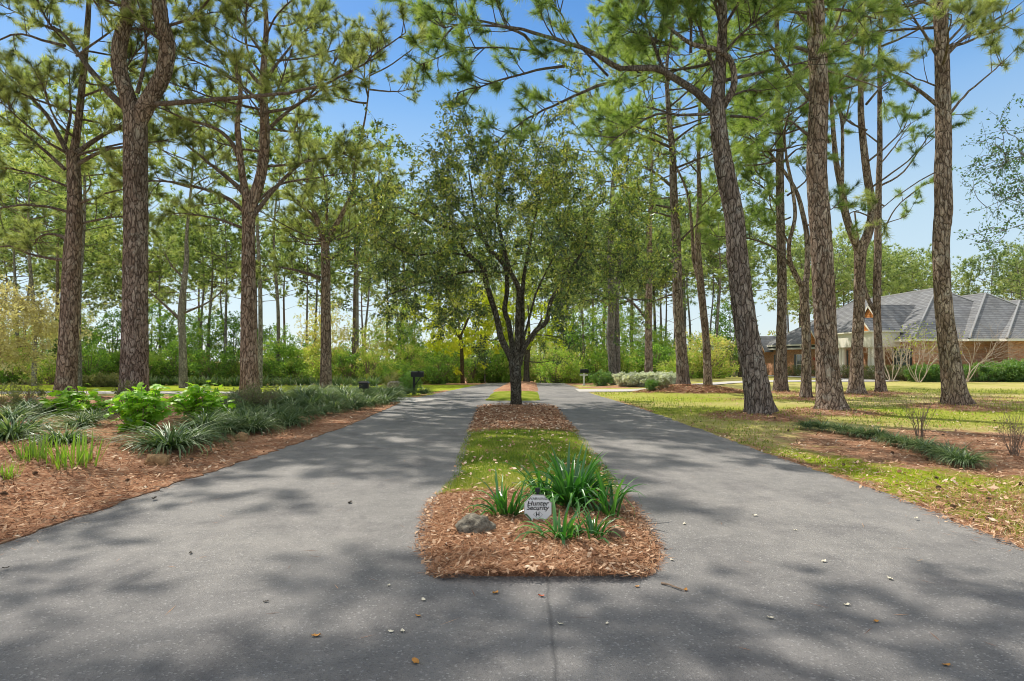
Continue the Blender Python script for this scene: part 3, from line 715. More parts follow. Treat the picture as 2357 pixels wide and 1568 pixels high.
GN = ('bark', 'bark_limb', 'needle_green')
major('L1', "massive pine splitting into two upright stems like a tuning fork, behind bright shrubs", [
  ([(308,912),(310,800),(311,700),(312,600),(313,500),(312,400),(312,330),(311,262)], [60,58,57,56,54,53,52,50], (0, 0), False),
  ([(308,275),(290,215),(272,160),(270,100),(283,40),(287,-20)], [38,34,32,31,29,28], (0, 0.2), True),
  ([(318,275),(350,225),(382,170),(392,110),(382,60),(375,-10)], [40,36,34,33,31,28], (0, -0.3), True)],
 [([(290,250),(240,205),(190,150),(140,95),(100,50),(60,15),(20,-10),(-40,-30)], 17, 0.8, 0.35),
  ([(150,105),(100,95),(60,85),(20,100),(-20,135)], 7, 0.9), ([(175,130),(235,75),(262,30),(240,-20)], 6, 0.8),
  ([(330,242),(450,240),(600,238),(700,240),(780,234),(850,218),(910,198),(968,178)], 13, 0.9, 0.6),
  ([(316,215),(345,130),(350,60),(340,0)], 10, 0.3, 0.6), ([(385,90),(350,65),(300,70)], 5, 0.4)],
 [(1, 11.5, 19, 14, 2.6), (2, 11.5, 19, 14, 2.6)], tone=0.5, H=20, dens=1.25)
major('L2', "dark straight pine with spreading upper limbs, beyond the leafy shrub nearest the drive", [
  ([(150,898),(158,780),(165,600),(172,500),(170,400),(168,350)], [45,41,37,34,30,29], (0, 0), False),
  ([(168,360),(175,300),(180,230),(185,150),(190,60),(192,-20)], [18,15,14,13,12,10], (0, 0.3), True)],
 [([(160,360),(120,280),(85,235),(40,190),(0,150)], 13, 1.0), ([(150,390),(100,340),(40,290),(-20,250)], 9, 0.9),
  ([(172,355),(230,300),(275,265),(310,215)], 12, 0.9), ([(175,380),(240,350),(340,337),(420,330)], 10, 0.9, 0.4),
  ([(165,490),(120,480),(60,485),(0,520)], 7, 0.8), ([(158,430),(105,410),(40,400),(-20,420)], 6, 0.9), ([(175,470),(230,455),(290,440),(350,450)], 7, 0.9),
  ([(160,560),(130,540),(70,535),(30,560)], 9, 0.8), ([(155,600),(90,590),(40,570),(-10,575)], 8, 1.1), ([(165,520),(230,500),(300,490)], 6, 1.0), ([(150,330),(160,250),(150,160)], 8, 1.0)],
 [(1, 7.5, 18, 18, 2.8)], tone=0.48, H=18.5, dens=1.25)
major('L3', "tall pine forking wide at mid height, its trunk rising behind the dry brown shrub", [
  ([(575,907),(573,780),(572,680),(572,600),(572,530),(574,455)], [42,38,34,33,31,33], (0, 0), False),
  ([(578,475),(600,400),(607,330),(605,260),(600,190),(602,120),(605,40)], [26,23,21,20,16,13,11], (0, 0.3), True),
  ([(570,470),(560,400),(555,330),(555,280),(565,220),(555,130)], [18,15,13,12,9,6], (0, -0.5), False)],
 [([(566,450),(540,425),(490,385),(420,330),(345,275)], 13, 0.7, 0.35), ([(556,385),(540,335),(510,305),(470,295),(430,283),(350,253)], 11, 0.7, 0.3),
  ([(580,500),(630,430),(690,365),(740,350),(800,342)], 12, 1.1), ([(585,470),(640,420),(720,400),(800,380)], 7, 1.0), ([(606,310),(650,265),(720,215),(800,175)], 10, 1.0), ([(560,485),(520,455),(430,435),(350,442)], 11, 1.1, 0.3),
  ([(560,525),(500,505),(440,500)], 7, 1.1), ([(602,200),(560,150),(500,110),(440,60)], 9, 1.0), ([(604,195),(640,110),(680,20)], 9, 1.0), ([(602,235),(540,190),(450,155)], 8, 1.0),
  ([(606,260),(680,230),(740,140),(760,60)], 8, 1.0), ([(602,120),(560,60),(520,0)], 7, 1.0), ([(556,280),(500,240),(440,225)], 6, 1.0)],
 [(1, 8.5, 18, 20, 2.9)], tone=0.5, H=18.5, dens=1.25)
major('L4', "medium pine with forked bare top, the nearest pine to the island tree", [
  ([(750,888),(750,780),(750,700),(750,620),(748,555)], [28,25,23,22,20], (0, 0), False),
  ([(748,565),(735,530),(718,480),(705,430),(700,380)], [13,11,9,7,5], (0, 0.4), False),
  ([(750,565),(768,530),(792,490),(815,440),(820,390)], [14,12,10,8,6], (0, -0.3), True)],
 [([(738,640),(690,625),(640,615),(595,612)], 9, 1.2), ([(760,600),(800,560),(850,540)], 6, 1.1), ([(752,540),(755,450),(750,380)], 8, 1.0), ([(725,500),(690,470),(650,450)], 6, 1.0), ([(800,480),(850,450),(890,400)], 6, 1.1), ([(745,560),(700,560),(660,540)], 5, 1.1)],
 [(0, 8.5, 13, 10, 2.4), (2, 13, 15.5, 7, 2.4)], tone=0.5, H=15.5)
major('L5', "slim grey pine in the sunny lawn between the forked pines", [
  ([(422,884),(420,780),(417,720),(424,650),(430,590),(430,540)], [22,18,17,14,12,8], (0, 0), True)],
 [([(414,735),(370,690),(330,650)], 8, 1.0), ([(424,720),(480,690),(520,640)], 6, 1.0), ([(424,640),(390,610),(360,560)], 6, 1.0)], [(0, 10, 17, 18, 3.0)], tone=0.52, H=17.5, lod=1, mats=('bark_grey', 'bark_limb', 'needle'))
major('R1', "large leaning pine at the lawn edge, its heavy limb reaching out over the driveway", [
  ([(1752,964),(1735,850),(1715,740),(1698,600),(1690,500),(1670,400),(1657,320),(1650,235)], [62,56,52,49,47,46,42,36], (0, 0), False),
  ([(1652,262),(1685,205),(1676,150),(1640,128),(1590,122),(1560,112),(1513,80)], [17,15,13,12,10,8,5], (0, -0.6), False),
  ([(1650,250),(1660,160),(1668,80),(1672,0)], [34,26,22,20], (0, 0.3), True)],
 [([(1645,252),(1600,215),(1540,185),(1500,173),(1420,180),(1380,166),(1300,142),(1200,124),(1120,124),(1036,136)], 19, 0.85, 0.3, -1.6),
  ([(1260,134),(1229,115),(1208,90),(1147,72),(1060,60),(980,45)], 9, 1.1, 0.2, -0.6), ([(1300,152),(1235,158),(1179,168),(1100,185),(1053,196)], 7, 1.0, 0.2, 0.5), ([(1440,182),(1376,193),(1297,222),(1211,258),(1140,300)], 9, 1.1, 0.25, 0.8),
  ([(1230,118),(1150,100),(1050,90),(960,110)], 5, 1.2, 0.3, 0.9), ([(1400,175),(1330,110),(1290,60),(1250,20)], 6, 0.9, 0.4, -0.8), ([(1640,262),(1560,264),(1513,262),(1440,300),(1385,345)], 8, 0.8, 0.5), ([(1681,267),(1730,275),(1760,300)], 7, 1.0),
  ([(1540,186),(1500,120),(1470,60),(1450,0)], 9, 2.0, 0.2, -1.2), ([(1590,122),(1580,60),(1560,0)], 8, 2.4, 0.2, -1.0), ([(1650,180),(1600,80),(1540,20)], 9, 2.2, 0.2, -0.9), ([(1660,130),(1700,90),(1750,60)], 8, 2.0, 0.2, -1.0),
  ([(1560,112),(1500,105),(1440,110)], 6, 2.2, 0.1, -0.8), ([(1665,90),(1630,30),(1600,-30)], 8, 2.0, 0.2, -1.4), ([(1652,240),(1720,200),(1780,190)], 7, 1.4, 0.3, 0.6), ([(1513,82),(1450,40),(1400,10)], 5, 2.0, 0.1, -0.5)],
 [(2, 8.5, 16.5, 11, 2.7), (2, 10.5, 16.5, 9, 4.2, (2.4, 4.1))], tone=0.55, H=17.0, dens=1.3, mats=GN)
major('R2', "thickest upright pine on the lawn, its furrowed trunk standing beside the leaning one", [
  ([(1912,952),(1905,850),(1900,750),(1895,650),(1890,550),(1880,400),(1882,300),(1885,200),(1880,100),(1876,0),(1872,-60)], [62,54,51,50,48,46,45,44,42,40,38], (0, 0), True)],
 [([(1864,229),(1821,179),(1790,140),(1760,107),(1706,32)], 10, 0.9, 0.4), ([(1900,125),(1943,97),(2007,47)], 8, 0.8), ([(1896,104),(1925,64),(1946,30),(1980,-30)], 8, 0.8), ([(1871,72),(1846,21),(1830,-20)], 9, 0.8),
  ([(1860,118),(1830,100),(1792,97),(1720,105)], 10, 1.1, 0.3), ([(1862,311),(1835,298),(1810,290),(1764,286)], 8, 1.2), ([(1868,225),(1830,255),(1799,276),(1760,300)], 6, 1.2), ([(1862,30),(1800,30),(1740,60)], 8, 1.2), ([(1890,160),(1960,170),(2050,190)], 6, 0.8, 0.5)],
 [(0, 10, 19, 17, 2.5)], tone=0.5, H=19.5, mats=('bark', 'bark_limb', 'needle_green'))
major('R3', "tall bare pine with sparse high limbs standing in front of the brick house roof", [
  ([(2203,942),(2190,850),(2178,760),(2170,680),(2166,560),(2172,480),(2170,400),(2172,330),(2170,230),(2168,120),(2163,0),(2160,-60)], [54,46,41,38,36,38,36,34,33,32,30,28], (0, 0), True)],
 [([(2155,240),(2110,205),(2064,179),(1978,136),(1935,108)], 9, 0.9, 0.4), ([(2156,126),(2130,90),(2104,64),(2057,5)], 8, 0.9), ([(2180,270),(2215,230),(2247,200),(2319,143),(2344,122)], 7, 0.7, 0.5), ([(2180,125),(2229,79),(2290,45),(2357,5)], 9, 0.9, 0.3),
  ([(2178,100),(2220,60),(2260,20),(2300,-20)], 7, 0.9), ([(2160,200),(2110,180),(2080,165)], 4, 1.0), ([(2156,395),(2120,415),(2070,450),(2040,480)], 3, 0.5, 0.6), ([(2158,20),(2110,10),(2060,30)], 7, 1.0)],
 [(0, 10.5, 19, 15, 2.8)], tone=0.55, H=19.5, dens=1.05)
major('R4', "crooked thin pine with an elbow fork, between the leaning pine and the thickest trunk", [
  ([(1855,920),(1856,850),(1856,780),(1853,720),(1850,650)], [27,25,24,24,25], (0, 0), False),
  ([(1850,665),(1830,635),(1814,600),(1811,560),(1822,500),(1812,430),(1800,380),(1790,320)], [14,13,11,10,9,8,7,5], (0, -0.5), False),
  ([(1852,665),(1860,620),(1862,550),(1856,500),(1842,440),(1815,390),(1780,340)], [16,14,13,12,10,8,6], (0, 0.4), False)],
 [([(1835,640),(1810,600),(1780,570),(1720,548),(1650,545)], 7, 0.9, 0.4), ([(1815,560),(1780,500),(1760,460)], 5, 1.2), ([(1812,450),(1850,420),(1870,380)], 5, 1.2), ([(1800,380),(1760,360),(1730,330)], 4, 1.4), ([(1858,520),(1900,490),(1930,470)], 4, 1.2), ([(1820,500),(1770,520),(1740,510)], 4, 1.3)],
 [(1, 9, 12.5, 6, 1.6), (2, 9, 13, 7, 1.8)], tone=0.52, H=13, mats=GN)
major('R5', "straight pine farther back on the lawn, showing just beyond the leaning trunk", [
  ([(1797,906),(1798,800),(1800,650),(1796,500),(1795,400),(1795,300),(1790,200),(1788,60)], [36,28,25,22,21,19,16,12], (0, 0), True)],
 [([(1795,480),(1760,440),(1720,420)], 6, 1.2), ([(1795,380),(1840,340),(1880,330)], 6, 1.1), ([(1793,300),(1740,260),(1700,250)], 6, 1.2), ([(1795,430),(1750,400),(1740,340)], 5, 1.2), ([(1792,250),(1830,200),(1860,150)], 6, 1.1)],
 [(0, 12, 22, 16, 3.0)], tone=0.55, H=22, mats=GN)
major('R6', "dark pine splitting low into a broad U of two stems, before the house entrance", [
  ([(1970,912),(1973,800),(1978,700),(1979,620),(1981,555)], [42,32,30,29,33], (0, 0), False),
  ([(1976,575),(1955,530),(1940,490),(1930,440),(1915,380),(1905,300),(1898,220)], [22,20,19,18,14,11,8], (0, -0.5), False),
  ([(1984,575),(2002,530),(2012,480),(2003,400),(1996,320),(1993,250),(1996,150),(2005,50)], [24,23,22,20,18,16,12,8], (0, 0.5), True),
  ([(1931,455),(1938,380),(1942,280),(1934,230)], [11,9,8,6], (-0.2, 0.3), False)],
 [([(2000,370),(2050,330),(2090,290),(2110,250)], 5, 0.8), ([(1996,300),(1950,270),(1930,200)], 5, 1.0), ([(1940,290),(1960,240),(1975,180)], 5, 1.0), ([(1908,330),(1880,260),(1870,200)], 5, 1.0), ([(2008,430),(2060,390),(2120,330)], 5, 0.6, 0.5), ([(1994,240),(2040,190),(2080,170)], 6, 1.0), ([(2008,500),(1960,490),(1930,510)], 4, 0.9)],
 [(2, 14, 20, 12, 2.4), (1, 13, 18, 7, 2.0)], tone=0.52, H=20, dens=0.85, mats=GN)
major('R7', "slender pine just behind the U shaped one, in front of the portico columns", [
  ([(2027,906),(2022,800),(2018,700),(2020,600),(2022,450),(2025,350),(2025,250),(2025,100)], [27,22,21,20,17,15,13,9], (0, 0), True),
  ([(2014,720),(2000,680),(1992,620),(1990,560),(1985,480)], [11,10,9,7,4], (0, 0.6), False)],
 [([(2022,430),(2070,400),(2110,330),(2140,290)], 5, 0.6, 0.5), ([(2024,380),(2070,330),(2120,270)], 4, 0.6, 0.4), ([(2022,560),(2060,480),(2120,430),(2150,420)], 4, 0.8, 0.5), ([(2020,520),(2050,510),(2080,500)], 3, 1.0), ([(2024,330),(1980,290),(1950,260)], 4, 1.0)],
 [(0, 15, 21, 12, 2.4)], tone=0.52, H=21, dens=0.8, mats=GN)
major('R8', "dark pine rising from the raised pine straw bed beside the driveway", [
  ([(1573,905),(1568,800),(1560,700),(1558,600),(1555,520),(1550,430),(1548,350),(1540,270),(1535,150)], [33,28,26,25,23,20,17,14,9], (0, 0), True)],
 [([(1548,430),(1500,398),(1440,376),(1390,345)], 8, 1.0), ([(1552,480),(1500,470),(1450,455)], 6, 1.3), ([(1550,500),(1490,490),(1430,500)], 5, 1.3), ([(1560,560),(1600,520),(1640,500)], 6, 1.1), ([(1545,340),(1480,320),(1420,310),(1370,330)], 7, 1.1), ([(1545,330),(1600,290),(1640,280)], 6, 1.1), ([(1540,260),(1480,250),(1430,270)], 5, 1.2), ([(1558,610),(1520,590),(1480,600)], 5, 1.1)],
 [(0, 10, 19, 17, 3.0)], tone=0.7, H=19, dens=1.5, mats=GN)
major('R9', "thin bare pine sharing the raised straw bed, just behind its dark neighbour", [
  ([(1630,899),(1625,780),(1612,650),(1606,560),(1610,470),(1608,370),(1610,250)], [22,18,17,15,12,10,6], (0, 0), True),
  ([(1614,670),(1600,600),(1598,530),(1590,440),(1560,360)], [9,8,7,6,4], (0, 0.7), False)],
 [([(1608,480),(1650,440),(1680,400)], 4, 0.9), ([(1608,400),(1580,360),(1560,330)], 4, 1.0), ([(1608,560),(1660,560),(1700,560)], 4, 0.8)],
 [(0, 13, 18, 10, 2.4)], tone=0.55, H=18, mats=GN)
major('R10', "pine standing among the white flowering azaleas, with drooping side limbs", [
  ([(1493,884),(1493,800),(1493,720),(1495,600),(1495,520),(1500,420)], [23,20,18,16,13,8], (0, 0), True)],
 [([(1490,735),(1455,692),(1430,682),(1380,688),(1340,700)], 7, 1.0), ([(1490,640),(1470,600),(1445,560)], 5, 1.0), ([(1496,640),(1530,600),(1560,590)], 5, 1.0), ([(1494,700),(1540,680),(1580,690)], 5, 0.9), ([(1496,560),(1450,520),(1400,500)], 6, 1.0)],
 [(0, 11, 20, 18, 3.4)], tone=0.58, H=20, lod=1, mats=GN)
major('R11', "grey pine with twin fused trunks beside the white mailbox", [
  ([(1406,882),(1406,780),(1408,690),(1405,600),(1408,500),(1410,430)], [22,20,19,17,14,9], (0, 0), True),
  ([(1421,882),(1421,780),(1420,690),(1430,600),(1440,500)], [18,17,15,12,8], (0.2, 0.5), False)],
 [([(1402,700),(1370,690),(1330,700)], 6, 1.1), ([(1426,700),(1460,690),(1500,700)], 5, 1.0), ([(1405,640),(1370,600),(1330,580)], 6, 1.0)],
 [(0, 11, 21, 18, 3.6)], tone=0.5, H=21, lod=1, mats=('bark_grey', 'bark_limb', 'needle'))

# a big pine just outside the picture whose crown throws the dappled shade over the front of the drive
TREEPOS['P0'] = (0, 8.2); TB['P0'] = (-10.6, 8.2)
t = Tree(1, 501, 0.5); bz = float(hz(-10.6, 8.2)) - 0.05
q = t.trunk(np.array([[-10.6, 8.2, bz], [-10.4, 8.3, 6], [-10.1, 8.3, 12], [-9.9, 8.2, 18]]), [0.40, 0.34, 0.24, 0.04])
t.auto(q, 10.0, 17.5, 15, 6.2, 0.07, 1.15, 0.1, 1.1, az=(-1.2, 1.3)); t.auto(q, 9.5, 17.5, 14, 4.2, 0.06, 1.1, 0.15, 1.1)
t.auto(q, 10.5, 15, 16, 7.8, 0.08, 1.6, 0.06, 1.2, az=(-0.3, 0.42))
t.finish("pine_tree", "tall pine just past the picture edge, shading the front of the driveway", "tree", np.array([-10.6, 8.2, bz]))
bz = float(hz(-15.5, 10.5)) - 0.05
t = Tree(1, 502, 0.5); q = t.trunk(np.array([[-15.5, 10.5, bz], [-15.4, 10.5, 6], [-15.3, 10.3, 12], [-15.1, 10.2, 18.5]]), [0.38, 0.32, 0.22, 0.04])
t.auto(q, 10.0, 18, 20, 4.0, 0.07, 1.4, 0.1, 1.1)
t.finish("pine_tree", "tall pine out of sight beside the leafy bed, its shade on the drive edge", "tree", np.array([-15.5, 10.5, bz]))
# ------------------------------------------------------------------ broad crowned trees
def broad_tree(name, label, trunk, limbs, d, cx, cy, rx, ry, rdepth, n_targets, leaf, per, seed, mats, tone=0.45, base=None, twig_r=0.5, lod=0, hole=None, group=None, spread=0.16, upb=0.1, grad=0.0):
    """limbs grow to many points of the crown's volume (print ellipse cx,cy,rx,ry at distance d); leaves sit on the twigs there."""
    r = np.random.default_rng(seed); w = MB(); lf = MB()
    px2m = PXS / FOC * d
    q0 = []
    for pl, ws, off in trunk + limbs:
        P = np.array([at(x, y, d) for x, y in pl]); P[:, 1] += np.linspace(off[0], off[1], len(P))
        if base is not None and pl is trunk[0][0]: P[0] = base
        R = np.interp(np.linspace(0, 1, len(resample(P, 0.2))), np.linspace(0, 1, len(ws)), ws) * px2m / 2
        Q = resample(P, 0.2)
        if pl is trunk[0][0]:
            R = R * (1 + 0.22 * np.exp(-np.linspace(0, np.linalg.norm(P[-1] - P[0]), len(Q)) / 0.2))
        tube(w, Q, R, 14 if lod == 0 else 6, wob=0.03 if lod == 0 else 0, rng=r); q0.append(np.column_stack([Q, R]))
    nodes = np.vstack(q0[len(trunk):] if limbs else q0)
    c = at(cx, cy, d); ax = np.array([rx * px2m, rdepth, ry * px2m])
    T = r.standard_normal((n_targets, 3)); T = nrm(T) * (r.uniform(0.05, 1, n_targets) ** 0.36)[:, None]
    T = T * (1 + 0.13 * np.sin(5 * T[:, :1] * 3 + seed) + 0.1 * r.standard_normal((n_targets, 1)))
    T = c + T * ax
    if hole is not None: T = T[hole(T)]
    order = np.argsort(np.linalg.norm(T - nodes[:, :3].mean(0), axis=1))
    pos = []; axs = []; tn = []
    for t in T[order]:
        dd = np.linalg.norm(nodes[:, :3] - t, axis=1) + 0.5 * np.maximum(0, nodes[:, 2] - t[2]); j = int(np.argmin(dd)); p = nodes[j, :3]; r0 = min(nodes[j, 3] * 0.6, 0.012 + 0.012 * dd[j])
        mid = p + (t - p) * 0.5 + r.standard_normal(3) * 0.09 * dd[j] + np.array([0, 0, 0.06 * dd[j]])
        q = resample(np.array([p, mid, t]), 0.25 if lod == 0 else 0.6); R = np.linspace(max(r0, 0.008), 0.006, len(q)); tube(w, q, R, 5 if lod == 0 else 3, cap=False)
        nodes = np.vstack([nodes, np.column_stack([q[2:], R[2:]])[::2]])
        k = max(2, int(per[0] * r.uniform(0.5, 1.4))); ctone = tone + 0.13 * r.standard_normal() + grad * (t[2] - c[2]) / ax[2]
        for _ in range(k):
            td = nrm(r.standard_normal(3) + nrm(t - p) * 0.8 + [0, 0, upb]); L = twig_r * r.uniform(0.5, 1.2); e = t + td * L
            if lod == 0: tube(w, np.array([t, t + td * L * 0.5 + r.standard_normal(3) * 0.03, e]), [0.005, 0.004, 0.003], 3, cap=False)
            u = r.uniform(0.1, 1.05, per[1])[:, None]
            pos.append(t + td * L * u + r.standard_normal((per[1], 3)) * 0.04); axs.append(td * 0.5 + r.standard_normal((per[1], 3)) * 0.8 + np.array([0, 0, -0.35])); tn.append(np.full(per[1], ctone))
    scatter_leaves(lf, np.vstack(pos), np.vstack(axs), leaf[0], leaf[1], r, np.concatenate(tn), spread, up=0.5)
    b = base if base is not None else q0[0][0, :3]
    root = thing(name, label, "tree", b, group)
    w.build("trunk", MAT[mats[0]], root, smooth=True, origin=b); lf.build("crown", MAT[mats[1]], root, origin=b)
    return root

cb = G(1188, 938); cb[2] += 0.02
broad_tree("broadleaf_tree", "small leaved evergreen with many upswept stems, standing in the mulched end of the island",
  [([(1188,940),(1187,877),(1184,828)], [25.6,24.8,28.8], (0, 0))],
  [([(1182,840),(1172,815),(1154,778),(1144,732),(1121,657),(1115,624),(1082,595),(1046,542),(997,526),(951,503)], [16.0,15.2,13.6,12.8,12.0,11.2,9.6,8.0,5.6,3.2], (0, -1.0)),
   ([(1184,832),(1178,790),(1170,740),(1161,713),(1167,660),(1161,608),(1121,559),(1095,500),(1085,440),(1075,380)], [13.6,12.8,12.0,11.2,10.4,9.6,8.0,6.4,4.8,2.4], (0, 0.8)),
   ([(1188,835),(1190,811),(1193,713),(1193,664),(1172,621),(1154,549),(1144,483),(1150,420),(1165,350)], [14.4,13.6,12.8,11.2,9.6,8.0,6.4,4.8,2.4], (0, -0.6)),
   ([(1193,835),(1199,790),(1203,746),(1205,647),(1220,560),(1235,480),(1250,420)], [12.0,11.2,10.4,8.8,7.2,4.8,2.4], (0, 1.2)),
   ([(1196,840),(1204,805),(1233,762),(1256,742),(1266,696),(1279,674),(1320,610),(1341,572),(1345,500)], [12.8,12.0,11.2,10.4,8.8,8.0,6.4,4.8,2.4], (0, -0.8)),
   ([(1115,624),(1075,628),(1030,641),(960,665),(900,690)], [6.4,5.6,4.0,3.2,1.6], (0, -1.0)),
   ([(1200,800),(1222,720),(1240,660),(1290,560)], [5.6,4.8,4.0,2.4], (0, 0.9)),
   ([(1082,595),(1020,590),(960,600),(890,560)], [5.6,4.0,3.2,1.6], (-0.5, -1.4)),
   ([(1121,559),(1060,480),(1000,420),(940,370)], [5.6,4.8,3.2,1.6], (0.4, 1.5))],
  18.7, 1155, 545, 395, 245, 4.0, 800, (0.12, 0.048), (7, 14), 11, ('bark_dark', 'leaf_dark'), tone=0.5, base=cb, grad=0.14, spread=0.26,
  hole=lambda T: ~((T[:, 2] < at(0, 640, 18.7)[2]) & (np.abs(T[:, 0] - at(1190, 0, 18.7)[0]) < 0.9)))
b2 = at(1212, 880, 44); b2[2] = float(hz(b2[0], b2[1])) + 0.1
broad_tree("island_tree", "dark trunked spring tree on the far island, half hidden behind the near island tree",
  [([(1212,880),(1212,840),(1214,810)], [15,13,14], (0, 0))],
  [([(1213,815),(1205,780),(1190,740)], [8,7,4], (0, -1)), ([(1214,812),(1230,770),(1250,730)], [9,7,4], (0, 1)), ([(1214,812),(1218,760),(1215,700)], [8,6,3], (0, 0))],
  44, 1225, 730, 110, 90, 4.0, 110, (0.22, 0.12), (5, 9), 21, ('bark_dark', 'leaf_yellow'), tone=0.25, base=b2, lod=1)
b3 = at(1065, 880, 48); b3[2] = float(hz(b3[0], b3[1]))
broad_tree("yellow_tree", "glowing yellow green spring tree seen past the island tree trunk",
  [([(1065,880),(1063,820),(1060,770)], [10,9,8], (0, 0))], [([(1060,780),(1030,740),(1010,710)], [6,5,3], (0, 1)), ([(1060,775),(1080,730),(1090,690)], [6,5,3], (0, -1))],
  46, 1068, 742, 112, 95, 4.0, 190, (0.22, 0.13), (6, 10), 22, ('bark_dark', 'leaf_yellow'), tone=0.72, base=b3, lod=1)
b4 = at(-40, 900, 31); b4[2] = float(hz(b4[0], b4[1]))
broad_tree("flowering_tree", "tree veiled in pale cream spring buds at the edge of the wood",
  [([(-40,900),(-38,850),(-35,800)], [16,14,12], (0, 0))], [([(-35,805),(0,770),(40,740)], [7,5,3], (0, -1)), ([(-35,810),(10,800),(60,790)], [6,4,2], (0, 1)), ([(-35,800),(-30,740),(-20,690)], [7,5,3], (0, 0))],
  31, 12, 755, 105, 92, 3.4, 240, (0.13, 0.08), (7, 12), 23, ('twig', 'blossom'), tone=0.5, base=b4, twig_r=0.7)
b5 = at(2560, 985, 13.0); b5[2] = float(hz(b5[0], b5[1]))
broad_tree("overhanging_tree", "fine leaved tree whose loose branch tips hang in beside the house",
  [([(2560,1000),(2555,700),(2550,500)], [30,26,20], (0, 0))], [([(2550,560),(2470,420),(2390,330)], [10,7,3], (0, 0.5)), ([(2550,600),(2480,520),(2390,470)], [10,6,3], (0, -0.5)), ([(2550,500),(2520,300),(2480,150)], [14,9,4], (0, 0))],
  13.0, 2440, 400, 140, 190, 2.0, 150, (0.07, 0.04), (5, 9), 24, ('bark_grey', 'leaf_hedge'), tone=0.35, base=b5)

# ------------------------------------------------------------------ the woods behind
def pine_stock(seed, H, z0, rad, nl, L, lod, tone, mats):
    t = Tree(lod, seed, tone); r = t.r
    P = np.array([[0, 0, -0.3], [r.uniform(-.1, .1), r.uniform(-.1, .1), H * 0.3], [r.uniform(-.3, .3), r.uniform(-.3, .3), H * 0.65], [r.uniform(-.4, .4), r.uniform(-.4, .4), H]])
    q = t.trunk(P, [rad, rad * 0.78, rad * 0.5, 0.03]); t.auto(q, z0, H, nl, L, 0.05, 0.85, 0.2, 1.5)
    for _ in range(6):                           # dead stubs on the clear bole
        z = r.uniform(z0 * 0.5, z0); a = r.uniform(0, 6.28); j = int(np.argmin(abs(q[:, 2] - z))); l = r.uniform(0.6, 1.8)
        tube(t.l, np.array([q[j], q[j] + [math.cos(a) * l, math.sin(a) * l, l * 0.35]]), [0.03, 0.01], 3, cap=False)
    return Stock(t.finish("woodland_pine", "", "tree", (0, 0, 0), None, mats))
WOOD = [pine_stock(31, 17, 10.0, 0.20, 24, 2.7, 2, 0.45, ('bark_grey', 'bark_limb', 'needle_far')), pine_stock(32, 20, 12.5, 0.23, 22, 2.9, 2, 0.52, ('bark_limb', 'bark_limb', 'needle_far')),
        pine_stock(33, 15, 8.5, 0.17, 22, 2.4, 2, 0.5, ('bark_grey', 'bark_limb', 'needle_far')), pine_stock(34, 18.5, 10.5, 0.19, 24, 3.0, 2, 0.58, ('bark_limb', 'bark_limb', 'needle_far')),
        pine_stock(35, 16, 10.0, 0.15, 16, 2.2, 2, 0.5, ('bark_grey', 'bark_limb', 'needle_far'))]
SAP = []
for k, (tn_, lf_, ng) in enumerate([(0.55, 'leaf_shrub', 130), (0.85, 'leaf_shrub', 110), (0.35, 'leaf_shrub', 130)]):
    ob = np.array([(1178 * PXS - 512) / FOC * 30, 30.0, 0.0])
    SAP.append(Stock(broad_tree("woodland_sapling", "", [([(1178, 895), (1178, 840), (1180, 780)], [9, 7, 6], (0, 0))], [([(1179, 800), (1160, 740), (1145, 680)], [5, 4, 2], (0, 0.6)), ([(1180, 790), (1200, 730), (1210, 660)], [5, 4, 2], (0, -0.6)), ([(1180, 785), (1178, 720), (1182, 620)], [5, 4, 2], (0, 0))],
        30, 1180, 700, 95, 125, 1.9, ng, (0.17, 0.10), (5, 9), 50 + k, ('bark_grey', lf_), tone=tn_, base=ob, lod=1, twig_r=0.6)))
def saplings(n, x0, x1, d0, d1, s0, s1, label, group):
    for i in range(n):
        px = x0 + (x1 - x0) * (i + rw.uniform()) / n; d = rw.uniform(d0, d1); x = (px * PXS - 512) / FOC * d; s_ = rw.uniform(s0, s1)
        SAP[int(rw.integers(0, 3))].put((x, d, float(hz(x, d)) - 0.1), rw.uniform(0, 6.28), s_, label, group)
rw = np.random.default_rng(77)
saplings(18, -150, 1000, 46, 62, 0.65, 1.05, "airy spring green sapling between the pines beyond the sunny lawn", "saplings beyond the sunny lawn")
saplings(7, 980, 1320, 60, 75, 0.7, 1.1, "airy spring green sapling at the end of the driveway", "saplings at the end of the driveway")
saplings(9, 1290, 1690, 50, 66, 0.6, 1.0, "airy spring green sapling between driveway and house", "saplings between driveway and house")
def wood(n, x0, x1, d0, d1, s0, s1, label, group, seed, gap=1.7):
    r = np.random.default_rng(seed); done = []; tries = 0
    while len(done) < n and tries < 4000:
        tries += 1; d = d0 + (d1 - d0) * r.uniform() ** 0.8; px = r.uniform(x0, x1); x = (px * PXS - 512) / FOC * d
        if any((x - a) ** 2 + (d - b) ** 2 < gap ** 2 for a, b in done): continue
        done.append((x, d)); s = r.uniform(s0, s1)
        WOOD[int(r.integers(0, 5))].put((x, d, float(hz(x, d)) - 0.05), r.uniform(0, 6.28), (s, s, s * r.uniform(0.92, 1.1)), label, group)
wood(40, -260, 930, 43, 80, 0.8, 1.1, "slender pine in the wood behind the sunny lawn and shrub border", "pines in the wood beyond the sunny lawn", 101)
wood(12, 930, 1330, 62, 95, 0.75, 1.0, "distant pine seen through the gap at the end of the driveway", "pines at the end of the driveway", 102)
wood(28, 1290, 1740, 48, 85, 0.8, 1.05, "slender pine in the wood between the driveway and the house", "pines between the driveway and the house", 103)
wood(44, 1760, 2640, 70, 100, 0.8, 0.98, "pine in the tall wood rising behind the house roof", "pines behind the house", 104)
